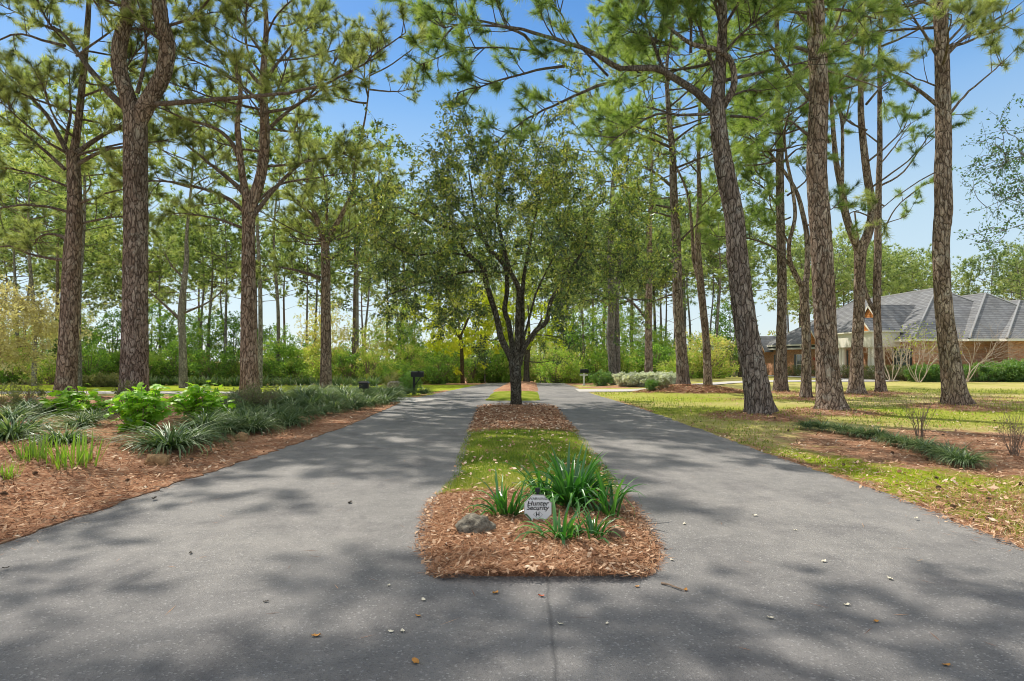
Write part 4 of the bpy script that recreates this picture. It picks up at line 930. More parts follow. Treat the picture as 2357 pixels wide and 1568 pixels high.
for px, d, s, lb in [(182, 34, 0.95, "pale grey pine close behind the dark straight one"), (598, 37, 1.0, "grey pine whose trunk peers out beside the wide forked pine"), (78, 40, 0.9, "short grey trunked pine beside the cream budded tree"), (640, 46, 1.0, "leaning grey pine between the wide fork and the medium pine")]:
    x = (px * PXS - 512) / FOC * d
    WOOD[2 if s < 1 else 4].put((x, d, float(hz(x, d)) - 0.05), px * 0.7, s * 1.15, lb, None)
    # single trees carry no group
for o in list(bpy.data.objects):
    if o.parent is None and o.get('label', '').startswith(("pale grey pine close", "grey pine whose", "short grey trunked", "leaning grey pine")) and 'group' in o: del o['group']
# ------------------------------------------------------------------ shrubs and bed plants
def blade_clump(name, label, cat, n, L, W, mat, seed, lean=(0.25, 1.2), tone=(0.2, 0.75), droop=1.0, base_r=0.08, segs=4, strap=False):
    r = np.random.default_rng(seed); b = MB()
    for i in range(n):
        az = r.uniform(0, 6.28); el = r.uniform(*lean); l = L * r.uniform(0.65, 1.15); w = W * r.uniform(0.75, 1.2)
        h = np.array([math.cos(az), math.sin(az), 0]); side = np.array([-h[1], h[0], 0])
        p = h * base_r * r.uniform(0, 1) + side * base_r * r.uniform(-.6, .6); ang = math.pi / 2 - el * 0.6
        rows = []; st = l / segs; dr = droop * el * r.uniform(0.7, 1.3)
        for k in range(segs + 1):
            t = k / segs; ww = w * (1 - t ** 3) * (1.0 if not strap else (0.75 + 0.9 * t * (1 - t)))
            up = np.array([-h[0] * math.sin(ang), -h[1] * math.sin(ang), math.cos(ang)])
            rows.append((p - side * ww / 2 + up * ww * 0.12, p - up * ww * 0.12, p + side * ww / 2 + up * ww * 0.12))
            p = p + (h * math.cos(ang) + np.array([0, 0, math.sin(ang)])) * st; ang -= dr * (0.25 + 0.9 * t) * 0.75
        v = np.array(rows).reshape(-1, 3); f = []
        for k in range(segs):
            a = 3 * k; f += [(a, a + 1, a + 4, a + 3), (a + 1, a + 2, a + 5, a + 4)]
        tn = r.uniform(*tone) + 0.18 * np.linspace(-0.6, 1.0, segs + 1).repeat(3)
        b.add(v, f, np.clip(tn, 0, 1))
    o = b.build(name, mat)
    return tag(o, label, cat)

def copy_of(o, loc, rz, s, label=None, group=None):
    c = o.copy(); COL.objects.link(c); c.location = tuple(loc); c.rotation_euler = (0, 0, rz); c.scale = (s, s, s) if np.isscalar(s) else s
    if label: c['label'] = label
    if group: c['group'] = group
    return c
class Single(Stock):
    def put(self, loc, rz=0.0, s=1.0, label=None, group=None):
        if not self.used: self.used = True; return settle(self.root, loc, rz, s, label, group)
        return copy_of(self.root, loc, rz, s, label, group)

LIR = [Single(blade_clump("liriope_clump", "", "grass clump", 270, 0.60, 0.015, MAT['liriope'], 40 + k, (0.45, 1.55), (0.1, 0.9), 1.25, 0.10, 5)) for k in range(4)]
rl_ = np.random.default_rng(5)
def liriope(px, py, s=1.0, label=None, group=None):
    p = G(px, py); LIR[int(rl_.integers(0, 4))].put((p[0], p[1], p[2] + 0.05), rl_.uniform(0, 6.28), (s * rl_.uniform(1.05, 1.3), s * rl_.uniform(1.05, 1.3), s * rl_.uniform(0.66, 0.82)), label, group)
lab_b, grp_b = "arching grassy clump in the dense grey green border along the driveway", "grassy clumps in the dense border"
pts_b = []
for k, (x, y) in enumerate([(455,1018),(515,1002),(560,992),(600,985),(640,976),(690,966),(735,957),(770,950),(815,945),(850,938),(885,932),(470,995),(530,980),(575,970),(625,960),(670,950),(715,942),(760,936),(800,930),(845,925),(880,921),
      (520,960),(560,952),(610,945),(655,936),(700,928),(745,922),(790,917),(830,914),(870,912),(640,925),(690,917),(735,912),(780,908),(825,906),(860,905),(600,930),(900,922),(905,912),(700,906),(740,904),(560,935),(585,1000),(660,985),(500,945),(540,930)]):
    liriope(x, y, 1.15 if y > 930 else 1.3, lab_b, grp_b)
liriope(392, 1040, 1.45, "largest grassy clump, alone just behind the squared tan stone")
for x, y, s, l in [(25, 1020, 1.5, "big arching grassy clump cut by the picture edge behind the fresh blades"), (145, 1030, 1.0, "small grassy clump right behind the fresh green iris blades"), (185, 990, 1.0, "grassy clump tucked below the middle leafy shrub nearest the picture edge"),
                   (75, 965, 1.25, "wide grassy clump in front of the small dark azalea"), (215, 972, 0.9, "grassy clump under the leafy shrub by the dark straight pine"), (25, 975, 1.2, "grassy clump beside the picture edge, behind the big arching one"), (120, 962, 1.1, "grassy clump between the small azalea and the first leafy shrub"), (265, 958, 0.9, "grassy clump in the gap between the first two leafy shrubs"), (60, 945, 1.0, "grassy clump at the foot of the small dark azalea")]:
    liriope(x, y, s, l)
for x, y in [(905, 908), (935, 910), (975, 909)]: liriope(x, y, 1.0, "grassy clump round the foot of the black mailbox", "grassy clumps below the black mailbox")
for k, (x, y) in enumerate([(1858,988),(1893,992),(1935,998),(1968,1004),(1995,1010),(2025,1014),(2060,1026),(2090,1032),(2130,1044),(2165,1053),(2195,1066),(2222,1076)]):
    liriope(x, y, 0.62 if k < 8 else 0.72, "green grassy clump in the single row beside the lawn", "grassy clumps in the row beside the lawn")
# a long low border of the same plant at the far lawn edge
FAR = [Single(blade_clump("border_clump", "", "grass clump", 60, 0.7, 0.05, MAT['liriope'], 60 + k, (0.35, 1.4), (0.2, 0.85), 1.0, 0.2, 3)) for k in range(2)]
for k, x in enumerate(np.linspace(330, 860, 26)):
    d = 40.5 + 0.6 * math.sin(x * 0.02); X_ = (x * PXS - 512) / FOC * d
    FAR[k % 2].put((X_, d, float(hz(X_, d))), x, rl_.uniform(0.9, 1.2), "grassy clump in the low border on the far side of the sunny lawn", "low border across the sunny lawn")

# irises
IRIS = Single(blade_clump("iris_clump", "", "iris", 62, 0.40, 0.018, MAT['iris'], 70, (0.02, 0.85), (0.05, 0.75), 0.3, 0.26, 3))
p = G(75, 1068); IRIS.put(p + [0, 0, 0.05], 0.3, 0.85, "shorter tuft of fresh green blades, of the two in the bare mulch")
p = G(170, 1082); IRIS.put(p + [0, 0, 0.05], 2.1, 1.1, "taller tuft of fresh green blades with red brown base, before the squared stone")
p = G(8, 1112); IRIS.put(p + [0, 0, 0.05], 4.0, 0.55, "sparse blades sprouting at the very edge of the picture")
# strap leaved clumps of the island
def strap(px, py, n, L, W, seed, label, lean=(0.25, 1.5)):
    p = G(px, py); o = blade_clump("agapanthus", label, "plant", n, L, W, MAT['agapanthus'], seed, lean, (0.15, 0.75), 0.95, 0.12, 6, True); o.location = tuple(p + [0, 0, 0.07])
strap(1320, 1185, 110, 0.70, 0.042, 80, "tallest dense clump of dark strap leaves behind the security sign")
strap(1258, 1168, 60, 0.58, 0.036, 84, "strap leaved clump half hidden directly behind the white sign")
strap(1165, 1207, 44, 0.46, 0.030, 81, "strap leaved clump between the lichened rock and the sign")
strap(1296, 1264, 30, 0.40, 0.034, 82, "small bright strap leaved clump in front of the sign stake")
strap(1362, 1262, 28, 0.32, 0.024, 83, "thin strap leaved sprout beside the brown pointed stone")
strap(1395, 1205, 24, 0.54, 0.036, 85, "few tall arching strap leaves leaning over the dark rock", (0.2, 0.9))

# big leaved hydrangeas
def lobed_leaf(b, pos, ax, size, r, tone):
    z = nrm(ax); n0 = nrm(r.standard_normal(3) * 0.45 + [0, 0, 1.0]); x = nrm(np.cross(z, n0)); n = np.cross(x, z)
    out = [(0, 0), (.30, .12), (.52, .34), (.30, .48), (.42, .74), (.15, .72), (0, 1.0), (-.15, .72), (-.42, .74), (-.30, .48), (-.52, .34), (-.30, .12)]
    P = [pos + x * a * size + z * c * size + n * (-(a * a) * 0.5 - 0.25 * c * c) * size for a, c in out]; cc = pos + z * 0.45 * size
    b.add(np.array(P + [cc]), [(i, (i + 1) % 12, 12) for i in range(12)], np.clip(tone + 0.1 * r.standard_normal(13), 0, 1))
def hydrangea(px, py, wpx, hpx, seed, label, nl=470):
    p = G(px, py); d = p[1]; rx = wpx * PXS / FOC * d / 2; H = hpx * PXS / FOC * d; r = np.random.default_rng(seed); st = MB(); lf = MB()
    tips = []
    for i in range(26):
        a = r.uniform(0, 6.28); rr_ = math.sqrt(r.uniform(0, 1)); top = p + np.array([math.cos(a) * rr_ * rx * 0.85, math.sin(a) * rr_ * rx * 0.7, H * (0.9 - 0.38 * rr_ ** 2) * r.uniform(0.8, 1.05)])
        b0 = p + np.array([math.cos(a), math.sin(a), 0]) * r.uniform(0, 0.16) * rx; q = resample(np.array([b0, b0 * 0.55 + top * 0.45 + [0, 0, -0.05], top]), 0.2)
        tube(st, q, np.linspace(0.010, 0.006, len(q)), 5); tips.append((top, a, rr_, q))
    for top, a, rr_, q in tips:
        for k in range(nl // 26):
            b0 = q[int(len(q) * r.uniform(0.55, 1.0)) - 1] if k > 3 else top; az = r.uniform(0, 6.28)
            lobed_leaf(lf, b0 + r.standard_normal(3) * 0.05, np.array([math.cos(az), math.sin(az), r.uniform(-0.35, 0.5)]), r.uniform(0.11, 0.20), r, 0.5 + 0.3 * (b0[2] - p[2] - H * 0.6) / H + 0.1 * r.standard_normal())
    root = thing("hydrangea", label, "shrub", p); st.build("stems", MAT['twig'], root, smooth=True, origin=p); lf.build("leaves", MAT['leaf_bright'], root, origin=p)
hydrangea(325, 1000, 178, 124, 90, "biggest bright green leafy shrub, in front of the tuning fork pine")
hydrangea(470, 968, 165, 92, 91, "bright green leafy shrub nearest the driveway, beside the brown dry shrub")
hydrangea(178, 962, 150, 80, 92, "bright green leafy shrub at the foot of the dark straight pine")

# leafy shrub stocks ---------------------------------------------------------
def shrub_stock(name, cat, seed, rx, rz, n_cl, per, leaf, mat, stem, tone=0.5, grad=0.25, stemmat='twig', flat=0.0, spread=0.18, clr=0.28):
    r = np.random.default_rng(seed); st = MB(); lf = MB(); pos = []; axs = []; tn = []
    for i in range(n_cl):
        v = nrm(r.standard_normal(3)); v[2] = abs(v[2]) if flat else v[2]; k = r.uniform(0.35, 1.0) ** 0.5 * (1 + 0.18 * r.standard_normal())
        c = np.array([v[0] * rx * k, v[1] * rx * k, rz * (1.0 if not flat else 0.15) + v[2] * rz * k * (0.95 if not flat else 0.85)]); c[2] = max(c[2], 0.06)
        if i % 2 == 0: tube(st, np.array([[0.04 * v[0], 0.04 * v[1], -0.05], [c[0] * 0.4, c[1] * 0.4, c[2] * 0.5], c]), [stem, stem * 0.7, stem * 0.3], 4, cap=False)
        m = int(per * r.uniform(0.5, 1.4)); q = c + nrm(r.standard_normal((m, 3))) * (clr * rx * r.uniform(0.2, 1, m)[:, None])
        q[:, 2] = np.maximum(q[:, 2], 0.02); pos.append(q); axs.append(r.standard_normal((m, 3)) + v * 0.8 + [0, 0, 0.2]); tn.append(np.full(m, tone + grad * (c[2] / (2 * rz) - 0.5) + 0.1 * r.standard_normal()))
    scatter_leaves(lf, np.vstack(pos), np.vstack(axs), leaf[0], leaf[1], r, np.concatenate(tn), spread, up=0.6)
    root = thing(name, "", cat, (0, 0, 0)); st.build("stems", MAT[stemmat], root, smooth=True); lf.build("leaves", MAT[mat], root); return Stock(root)
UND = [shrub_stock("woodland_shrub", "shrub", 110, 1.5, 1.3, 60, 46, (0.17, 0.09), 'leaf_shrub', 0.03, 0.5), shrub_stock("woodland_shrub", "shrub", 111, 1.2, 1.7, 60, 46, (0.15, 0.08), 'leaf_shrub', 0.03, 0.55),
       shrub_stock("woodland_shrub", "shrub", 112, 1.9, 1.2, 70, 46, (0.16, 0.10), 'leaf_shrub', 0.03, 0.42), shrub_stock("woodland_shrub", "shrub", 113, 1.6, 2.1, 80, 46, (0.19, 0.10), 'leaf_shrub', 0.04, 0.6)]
ru = np.random.default_rng(9)
def undergrowth(n, x0, x1, d0, d1, s0, s1, label, group):
    for i in range(n):
        px = x0 + (x1 - x0) * (i + ru.uniform()) / n; d = ru.uniform(d0, d1); x = (px * PXS - 512) / FOC * d; s = ru.uniform(s0, s1)
        UND[int(ru.integers(0, 4))].put((x, d, float(hz(x, d)) - 0.15), ru.uniform(0, 6.28), (s * 1.1, s * 1.1, s * ru.uniform(0.8, 1.15)), label, group)
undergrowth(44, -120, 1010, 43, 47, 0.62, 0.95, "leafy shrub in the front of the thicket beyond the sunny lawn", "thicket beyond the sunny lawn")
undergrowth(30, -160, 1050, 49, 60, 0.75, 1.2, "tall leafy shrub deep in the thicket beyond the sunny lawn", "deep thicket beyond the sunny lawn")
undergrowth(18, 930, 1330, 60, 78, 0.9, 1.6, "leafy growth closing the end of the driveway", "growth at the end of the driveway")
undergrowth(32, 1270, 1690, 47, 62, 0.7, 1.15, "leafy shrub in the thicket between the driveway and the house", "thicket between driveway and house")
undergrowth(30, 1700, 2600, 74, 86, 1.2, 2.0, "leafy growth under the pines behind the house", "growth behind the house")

ROUND = shrub_stock("clipped_shrub", "shrub", 120, 0.42, 0.36, 60, 40, (0.06, 0.04), 'leaf_azalea', 0.012, 0.62, 0.3, clr=0.35)
for k, x in enumerate([186, 203, 222, 240, 258, 272, 290]):
    d = 37.5; X_ = (x * PXS - 512) / FOC * d
    ROUND.put((X_, d, float(hz(X_, d))), k, 0.95 + 0.25 * (k % 3) / 2, "small clipped globe shrub in the row beyond the concrete drive", "clipped globes beyond the concrete drive")
def one(stock, px, py, s, label, dz=0.0, rz=None): p = G(px, py); return stock.put(p + [0, 0, dz], px * 0.1 if rz is None else rz, s, label)
one(ROUND, 902, 893, (1.15, 1.15, 1.2), "rounded flowering shrub behind the dark boulder near the black mailbox")
one(ROUND, 712, 882, (1.5, 1.5, 1.35), "rounded grey green shrub beside the medium pine")
HED = shrub_stock("hedge_shrub", "shrub", 121, 0.75, 0.6, 70, 60, (0.11, 0.055), 'leaf_hedge', 0.02, 0.5, 0.3)
one(HED, 946, 903, (0.62, 0.62, 0.85), "fresh green shrub growing right against the black mailbox post")
AZ = shrub_stock("azalea", "shrub", 122, 0.42, 0.38, 55, 34, (0.05, 0.025), 'leaf_azalea', 0.01, 0.4, 0.3)
one(AZ, 66, 935, 1.0, "small dark azalea in front of the concrete drive"); one(AZ, 5, 950, 0.95, "dark azalea at the picture edge beside the concrete drive")
one(AZ, 292, 925, 0.85, "low dark azalea peeping out between two leafy shrubs")
for k, (x, y) in enumerate([(620, 880), (665, 879), (775, 882), (820, 881), (860, 880), (985, 880), (1010, 879)]):
    one(AZ, x, y, (2.0, 2.0, 1.5), "grey green azalea mound along the far side of the sunny lawn", rz=k); 
for o in bpy.data.objects:
    if o.get('label') == "grey green azalea mound along the far side of the sunny lawn": o['group'] = "azalea mounds along the sunny lawn"
WH = shrub_stock("white_azalea", "shrub", 123, 0.75, 0.55, 80, 60, (0.13, 0.10), 'white_flower', 0.015, 0.55, 0.5)
for k, (x, y, s) in enumerate([(1440, 888, 1.0), (1462, 889, 1.1), (1483, 889, 1.0), (1506, 889, 1.05), (1528, 889, 1.1), (1545, 889, 0.85)]):
    one(WH, x, y, (s, s, s * 0.62), "azalea covered in white blossom in the bed below the far pines"); 
for o in bpy.data.objects:
    if o.get('label', '').startswith("azalea covered in white"): o['group'] = "white azaleas below the far pines"
one(HED, 1385, 888, (0.9, 0.9, 0.8), "leafy green shrub between the white mailbox and the white azaleas")
one(HED, 1500, 905, (0.34, 0.34, 0.4), "tiny green shrub on the raised straw bed"); one(AZ, 1525, 905, (0.7, 0.7, 0.6), "sparse little plant on the raised straw bed beside the tiny green one")
one(HED, 1712, 868, (0.9, 0.9, 0.8), "rounded green shrub close beside the leaning pine, far across the lawn")
# brown leafless-looking shrub at the foot of the wide fork pine, bare stems on the other side
def twig_shrub(px, py, wpx, hpx, n, seed, label, mat='twig', leaf=0, thick=0.006, leafmat='leaf_azalea'):
    p = G(px, py); d = p[1]; rx = wpx * PXS / FOC * d / 2; H = hpx * PXS / FOC * d; r = np.random.default_rng(seed); st = MB(); lf = MB(); pos = []; axs = []
    for i in range(n):
        a = r.uniform(0, 6.28); rr_ = r.uniform(0.1, 1); top = np.array([math.cos(a) * rr_ * rx, math.sin(a) * rr_ * rx, H * r.uniform(0.6, 1.05)]); b0 = np.array([math.cos(a), math.sin(a), 0]) * 0.05
        q = p + resample(np.array([b0, top * [0.35, 0.35, 0.45] + r.standard_normal(3) * 0.03, top]), 0.12); tube(st, q, np.linspace(thick, thick * 0.35, len(q)), 4, cap=False)
        for _ in range(3):
            j = int(r.uniform(0.4, 0.9) * len(q)); e = q[j] + (nrm(q[-1] - q[0]) + r.standard_normal(3) * 0.6) * H * 0.22; tube(st, np.array([q[j], e]), [thick * 0.5, thick * 0.3], 3, cap=False)
            if leaf: k = leaf; pos.append(e + r.standard_normal((k, 3)) * 0.06); axs.append(r.standard_normal((k, 3)))
    root = thing("dry_shrub", label, "shrub", p); st.build("stems", MAT[mat], root, smooth=True, origin=p)
    if leaf: scatter_leaves(lf, np.vstack(pos), np.vstack(axs), 0.045, 0.02, r, 0.7, 0.2); lf.build("leaves", MAT[leafmat], root, origin=p)
    return root
twig_shrub(592, 950, 130, 55, 90, 130, "dry brown twiggy shrub at the foot of the wide forked pine", leaf=8)
twig_shrub(2118, 1018, 90, 95, 22, 131, "bare twiggy bush behind the row of grassy clumps")
twig_shrub(2335, 1048, 90, 95, 26, 132, "bare twiggy bush cut off by the picture edge")
twig_shrub(1535, 905, 40, 25, 16, 133, "wispy dry stems standing on the raised straw bed", thick=0.008)

# leafless ornamental trees before the house
def vase_tree(px, py, wpx, hpx, seed, label, leafmat=None, n=7, d=None):
    p = G(px, py); d = p[1]; rx = wpx * PXS / FOC * d / 2; H = hpx * PXS / FOC * d; r = np.random.default_rng(seed); st = MB(); lf = MB(); pos = []; axs = []
    def grow(b0, dirn, L, rad, lev):
        e = b0 + dirn * L; m = b0 + dirn * L * 0.5 + r.standard_normal(3) * 0.05 * L; q = resample(np.array([b0, m, e]), 0.25); tube(st, q, np.linspace(rad, rad * 0.65, len(q)), 5 if lev < 2 else 3, cap=False)
        if lev >= 4:
            if leafmat: pos.append(e + r.standard_normal((2, 3)) * 0.15); axs.append(r.standard_normal((2, 3)))
            return
        for _ in range(3 if lev in (1, 2) else 2): grow(q[-1] if _ < 2 else q[len(q) // 2], nrm(dirn + r.standard_normal(3) * 0.36 + [0, 0, 0.06]), L * r.uniform(0.62, 0.85), rad * 0.62, lev + 1)
    for i in range(n):
        a = i * 6.28 / n + r.uniform(-.3, .3); grow(p + [0.1 * math.cos(a), 0.1 * math.sin(a), 0], nrm([math.cos(a) * rx / H * 0.95, math.sin(a) * rx / H * 0.95, 1]), H * 0.34, 0.03, 0)
    root = thing("ornamental_tree", label, "tree", p); st.build("trunk", MAT['palebark'], root, smooth=True, origin=p)
    if leafmat: scatter_leaves(lf, np.vstack(pos), np.vstack(axs), 0.13, 0.07, r, 0.3, 0.2); lf.build("crown", MAT[leafmat], root, origin=p)
vase_tree(2052, 878, 105, 115, 140, "leafless pale ornamental tree in front of the house portico")
vase_tree(2115, 880, 130, 125, 141, "ornamental tree with first yellow leaves before the brick side wall", 'leaf_yellow', 6)
vase_tree(2222, 880, 150, 140, 142, "leafless pale ornamental tree directly behind the tall bare pine")
vase_tree(1690, 868, 75, 90, 143, "pale leafless ornamental tree far across the lawn beside the leaning pine")
# hedge below the house wall
for k, (x, s) in enumerate([(2112, .95), (2140, 1.0), (2165, .95), (2245, 1.05), (2275, 1.0), (2300, 1.15), (2325, 1.2), (2350, 1.25), (2380, 1.2)]):
    d = 39.0; X_ = (x * PXS - 512) / FOC * d
    HED.put((X_, d, float(hz(X_, d))), k, (s, s, s * 0.95), "dense green shrub in the hedge below the brick side wall", "hedge below the brick side wall")
for k, (x, d) in enumerate([(1828, 55), (1850, 54), (1885, 51), (1940, 45.5), (1965, 44.5), (1990, 43), (2015, 42.2), (2040, 41.2), (2062, 40.5), (2085, 40)]):
    X_ = (x * PXS - 512) / FOC * d
    AZ.put((X_, d, float(hz(X_, d))), k, (1.8, 1.8, 1.35), "low olive shrub along the house front", "low shrubs along the house front")
rm = at(1892, 862, 53); rm[2] = float(hz(rm[0], rm[1]))
RM = shrub_stock("red_maple", "tree", 124, 0.55, 0.8, 40, 40, (0.12, 0.06), 'red_leaf', 0.02, 0.5, 0.2); RM.put(rm, 0, 1.15, "small red leaved maple against the house front")

# ------------------------------------------------------------------ rocks, sign, mailboxes
def rock(px, py, size, seed, mat, label, blocky=0.0, rz=0.0, cat="rock", sink=0.25):
    import bmesh
    p = G(px, py); bm = bmesh.new(); bmesh.ops.create_icosphere(bm, subdivisions=4, radius=1.0); o_ = Vector((seed * 3.1, seed * 1.7, 0.3))
    for v in bm.verts:
        c = v.co.copy()
        if blocky: m = max(abs(c.x), abs(c.y), abs(c.z)); c = c * (1 - blocky) + (c / m) * blocky * 0.8
        n = noise.fractal(c * 1.3 + o_, 0.8, 2.0, 3) * 0.22 + noise.noise(c * 4 + o_) * 0.07; cell = noise.cell_vector(c * 1.6 + o_)
        c = c * (1 + n) + (cell - Vector((.5, .5, .5))) * 0.06; v.co = Vector((c.x * size[0], c.y * size[1], c.z * size[2]))
    me = bpy.data.meshes.new("rock"); bm.to_mesh(me); bm.free()
    for f in me.polygons: f.use_smooth = True
    me.materials.append(MAT[mat]); o = bpy.data.objects.new("rock", me); COL.objects.link(o); o.location = (p[0], p[1], p[2] + size[2] * (1 - sink)); o.rotation_euler = (0.05, 0.08, rz)
    return tag(o, label, cat)
rock(1095, 1246, (0.158, 0.12, 0.125), 1, 'rock_grey', "rounded grey rock with pale lichen in the island mulch", sink=0.15)
rock(1412, 1188, (0.115, 0.10, 0.075), 2, 'rock_brown', "dark brown rock half buried behind the tall strap leaves")
rock(1418, 1258, (0.085, 0.08, 0.09), 3, 'rock_brown', "pointed brown stone at the island edge nearest the road", 0.2)
rock(1228, 1222, (0.045, 0.05, 0.085), 4, 'rock_tan', "tan stub of stone standing beside the sign stake", 0.6)
rock(1278, 1222, (0.10, 0.08, 0.07), 9, 'rock_brown', "dark stone in the shade just behind the sign stake", 0.3)
rock(363, 1076, (0.165, 0.10, 0.11), 5, 'rock_tan', "squared tan stone at the front of the mulch bed", 0.75, 0.25)
rock(530, 1020, (0.09, 0.07, 0.055), 6, 'rock_tan', "low flat tan stone just past the largest grassy clump", 0.3)
rock(556, 1020, (0.11, 0.10, 0.12), 7, 'rock_tan', "upright tan stone touching the low flat one", 0.4)
rock(695, 983, (0.15, 0.12, 0.14), 8, 'rock_tan', "rounded tan stone halfway along the grassy border", 0.2)
rock(775, 953, (0.19, 0.10, 0.045), 10, 'rock_brown', "flat brick shaped stone lying at the border edge", 0.85, 0.2)
rock(868, 937, (0.13, 0.1, 0.07), 11, 'rock_tan', "small orange stone near the end of the grassy border", 0.2)
rock(912, 897, (0.55, 0.3, 0.28), 12, 'rock_grey', "dark flat boulder in the verge beside the black mailbox", 0.4)

def mailbox(px, py, hpost, mats, label, sx, rz, scroll):
    p = G(px, py); root = thing("mailbox", label, "mailbox", p, rz=rz)
    b = MB(); b.box((-0.05, -0.05, -0.1), (0.05, 0.05, hpost)); b.box((-0.09, -0.09, 0.0), (0.09, 0.09, 0.05)); b.build("post", MAT[mats[0]], root)
    if scroll: b = MB(); tube(b, np.array([[0.04, 0, hpost - 0.38], [0.16, 0, hpost - 0.2], [0.30, 0, hpost]]), 0.022, 8); b.build("brace", MAT[mats[0]], root)
    else: b = MB(); b.box((-0.28, -0.04, hpost - 0.18), (0.28, 0.04, hpost - 0.10)); b.build("cross_arm", MAT[mats[0]], root)
    b = MB(); n = 9; L = 0.56; prof = [(-0.1, 0), (0.1, 0)] + [(0.1 * math.cos(t), 0.15 + 0.1 * math.sin(t)) for t in np.linspace(0, math.pi, n)]; m = len(prof)
    x0 = -0.12 if scroll else -0.25
    v = [(x0 + k * L, y, hpost + 0.002 + z) for k in (0, 1) for y, z in prof]; b.add(v, [(i, (i + 1) % m, m + (i + 1) % m, m + i) for i in range(m)])
    for k in (0, 1): b.add([v[k * m + i] for i in range(m)] + [(x0 + k * L, 0, hpost + 0.12)], [(i, (i + 1) % m, m) for i in range(m)])
    bx = b.build("box", MAT[mats[1]], root)
    b = MB(); b.box((x0 - 0.012, -0.095, hpost + 0.01), (x0 - 0.003, 0.095, hpost + 0.2)); b.build("door", MAT[mats[1]], root)
    b = MB(); b.box((x0 + 0.3, -0.112, hpost + 0.1), (x0 + 0.32, -0.104, hpost + 0.27)); b.box((x0 + 0.32, -0.112, hpost + 0.22), (x0 + 0.38, -0.104, hpost + 0.27)); b.build("flag", MAT[mats[1]], root); return root
mailbox(953, 908, 0.80, ('black', 'black'), "black mailbox on a braced black post beside the driveway", 1, 0.05, True)
mailbox(1344, 887, 0.85, ('white', 'black'), "dark mailbox on a white post in the far bed", 1, 0.1, False)
p = G(838, 921); root = thing("landscape_light", "squat black landscape light poking out of the grassy border", "light", p)
b = MB(); tube(b, np.array([[0, 0, -0.1], [0, 0, 0.42]]), 0.025, 8); b.build("stem", MAT['black'], root)
b = MB(); b.box((-0.16, -0.12, 0.42), (0.16, 0.12, 0.62)); b.add([(-0.2, -0.15, 0.62), (0.2, -0.15, 0.62), (0.2, 0.15, 0.62), (-0.2, 0.15, 0.62), (-0.13, -0.1, 0.68), (0.13, -0.1, 0.68), (0.13, 0.1, 0.68), (-0.13, 0.1, 0.68)], [(0, 1, 5, 4), (1, 2, 6, 5), (2, 3, 7, 6), (3, 0, 4, 7), (4, 5, 6, 7), (0, 3, 2, 1)]); b.build("hood", MAT['black'], root)

# security sign ----------------------------------------------------------------
sp_ = G(1238, 1224); SD = sp_[1]; sroot = thing("security_sign", "white octagonal yard sign reading Hunter Security on a short stake", "sign", sp_)
cz = at(1238, 1170, SD)[2] - sp_[2]; ap = 31.5 * PXS / FOC * SD
def oct_(r_, y): return [(r_ / math.cos(math.pi / 8) * math.cos(math.pi / 8 + k * math.pi / 4), y, cz + r_ / math.cos(math.pi / 8) * math.sin(math.pi / 8 + k * math.pi / 4)) for k in range(8)]
b = MB(); f_, k_ = oct_(ap, -0.012), oct_(ap, -0.006)
b.add(f_ + [(0, -0.012, cz)], [((i + 1) % 8, i, 8) for i in range(8)]); b.add(k_ + [(0, -0.006, cz)], [(i, (i + 1) % 8, 8) for i in range(8)]); b.add(f_ + k_, [(i, (i + 1) % 8, 8 + (i + 1) % 8, 8 + i) for i in range(8)])
board = b.build("board", MAT['sign'], sroot)
b = MB(); g_, h_ = oct_(ap * 0.995, -0.0128), oct_(ap * 0.955, -0.0128); b.add(g_ + h_, [(i, (i + 1) % 8, 8 + (i + 1) % 8, 8 + i) for i in range(8)]); b.build("rim", MAT['metal'], board)
b = MB(); b.box((-0.012, -0.005, -0.15), (0.012, 0.005, cz + ap * 0.6)); b.build("stake", MAT['metal'], sroot)
b = MB(); tube(b, np.array([[0, 0.03, 0], [0, 0.03, cz + ap + 0.045]]), 0.012, 8); tube(b, np.array([[0, 0.03, cz + ap + 0.02], [0, 0.03, cz + ap + 0.055]]), [0.028, 0.022], 10); b.build("back_post", MAT['black'], sroot)
def text(body, x, z, size, shear=0.0, bold=0.0, mat='ink', sx=1.0, curve=None):
    c = bpy.data.curves.new("lettering", 'FONT'); c.body = body; c.size = size; c.align_x = 'CENTER'; c.align_y = 'CENTER'; c.shear = shear; c.offset = bold; c.resolution_u = 3
    o = bpy.data.objects.new("lettering", c); COL.objects.link(o); bpy.context.view_layer.update()
    me = bpy.data.meshes.new_from_object(o.evaluated_get(bpy.context.evaluated_depsgraph_get())); bpy.data.objects.remove(o); bpy.data.curves.remove(c)
    me.materials.clear(); me.materials.append(MAT[mat]); t = bpy.data.objects.new("lettering", me); COL.objects.link(t); t.parent = board
    t.location = (x, -0.0135, cz + z); t.rotation_euler = (math.pi / 2, 0, 0); t.scale = (sx, 1, 1); return t
text("WARNING", 0, ap * 0.72, ap * 0.25, 0, 0.0004, 'ink', 1.15)
text("Hunter", -0.002, ap * 0.38, ap * 0.48, 0.22, 0.0012, 'ink', 1.12); text("Security", -0.004, ap * 0.06, ap * 0.48, 0.22, 0.0012, 'ink', 1.02)
text("H", -0.002, -ap * 0.42, ap * 0.4, 0, 0.0015, 'ink', 1.0)
b = MB(); dm = [(0.0, 0.33), (0.36, 0.0), (0.0, -0.33), (-0.36, 0.0)]
b.add([(a * ap * s, -0.0132, cz - ap * 0.42 + c * ap * s) for s in (1.0, 0.9) for a, c in dm], [(i, (i + 1) % 4, 4 + (i + 1) % 4, 4 + i) for i in range(4)]); b.build("emblem_outline", MAT['ink_grey'], board)
b = MB()
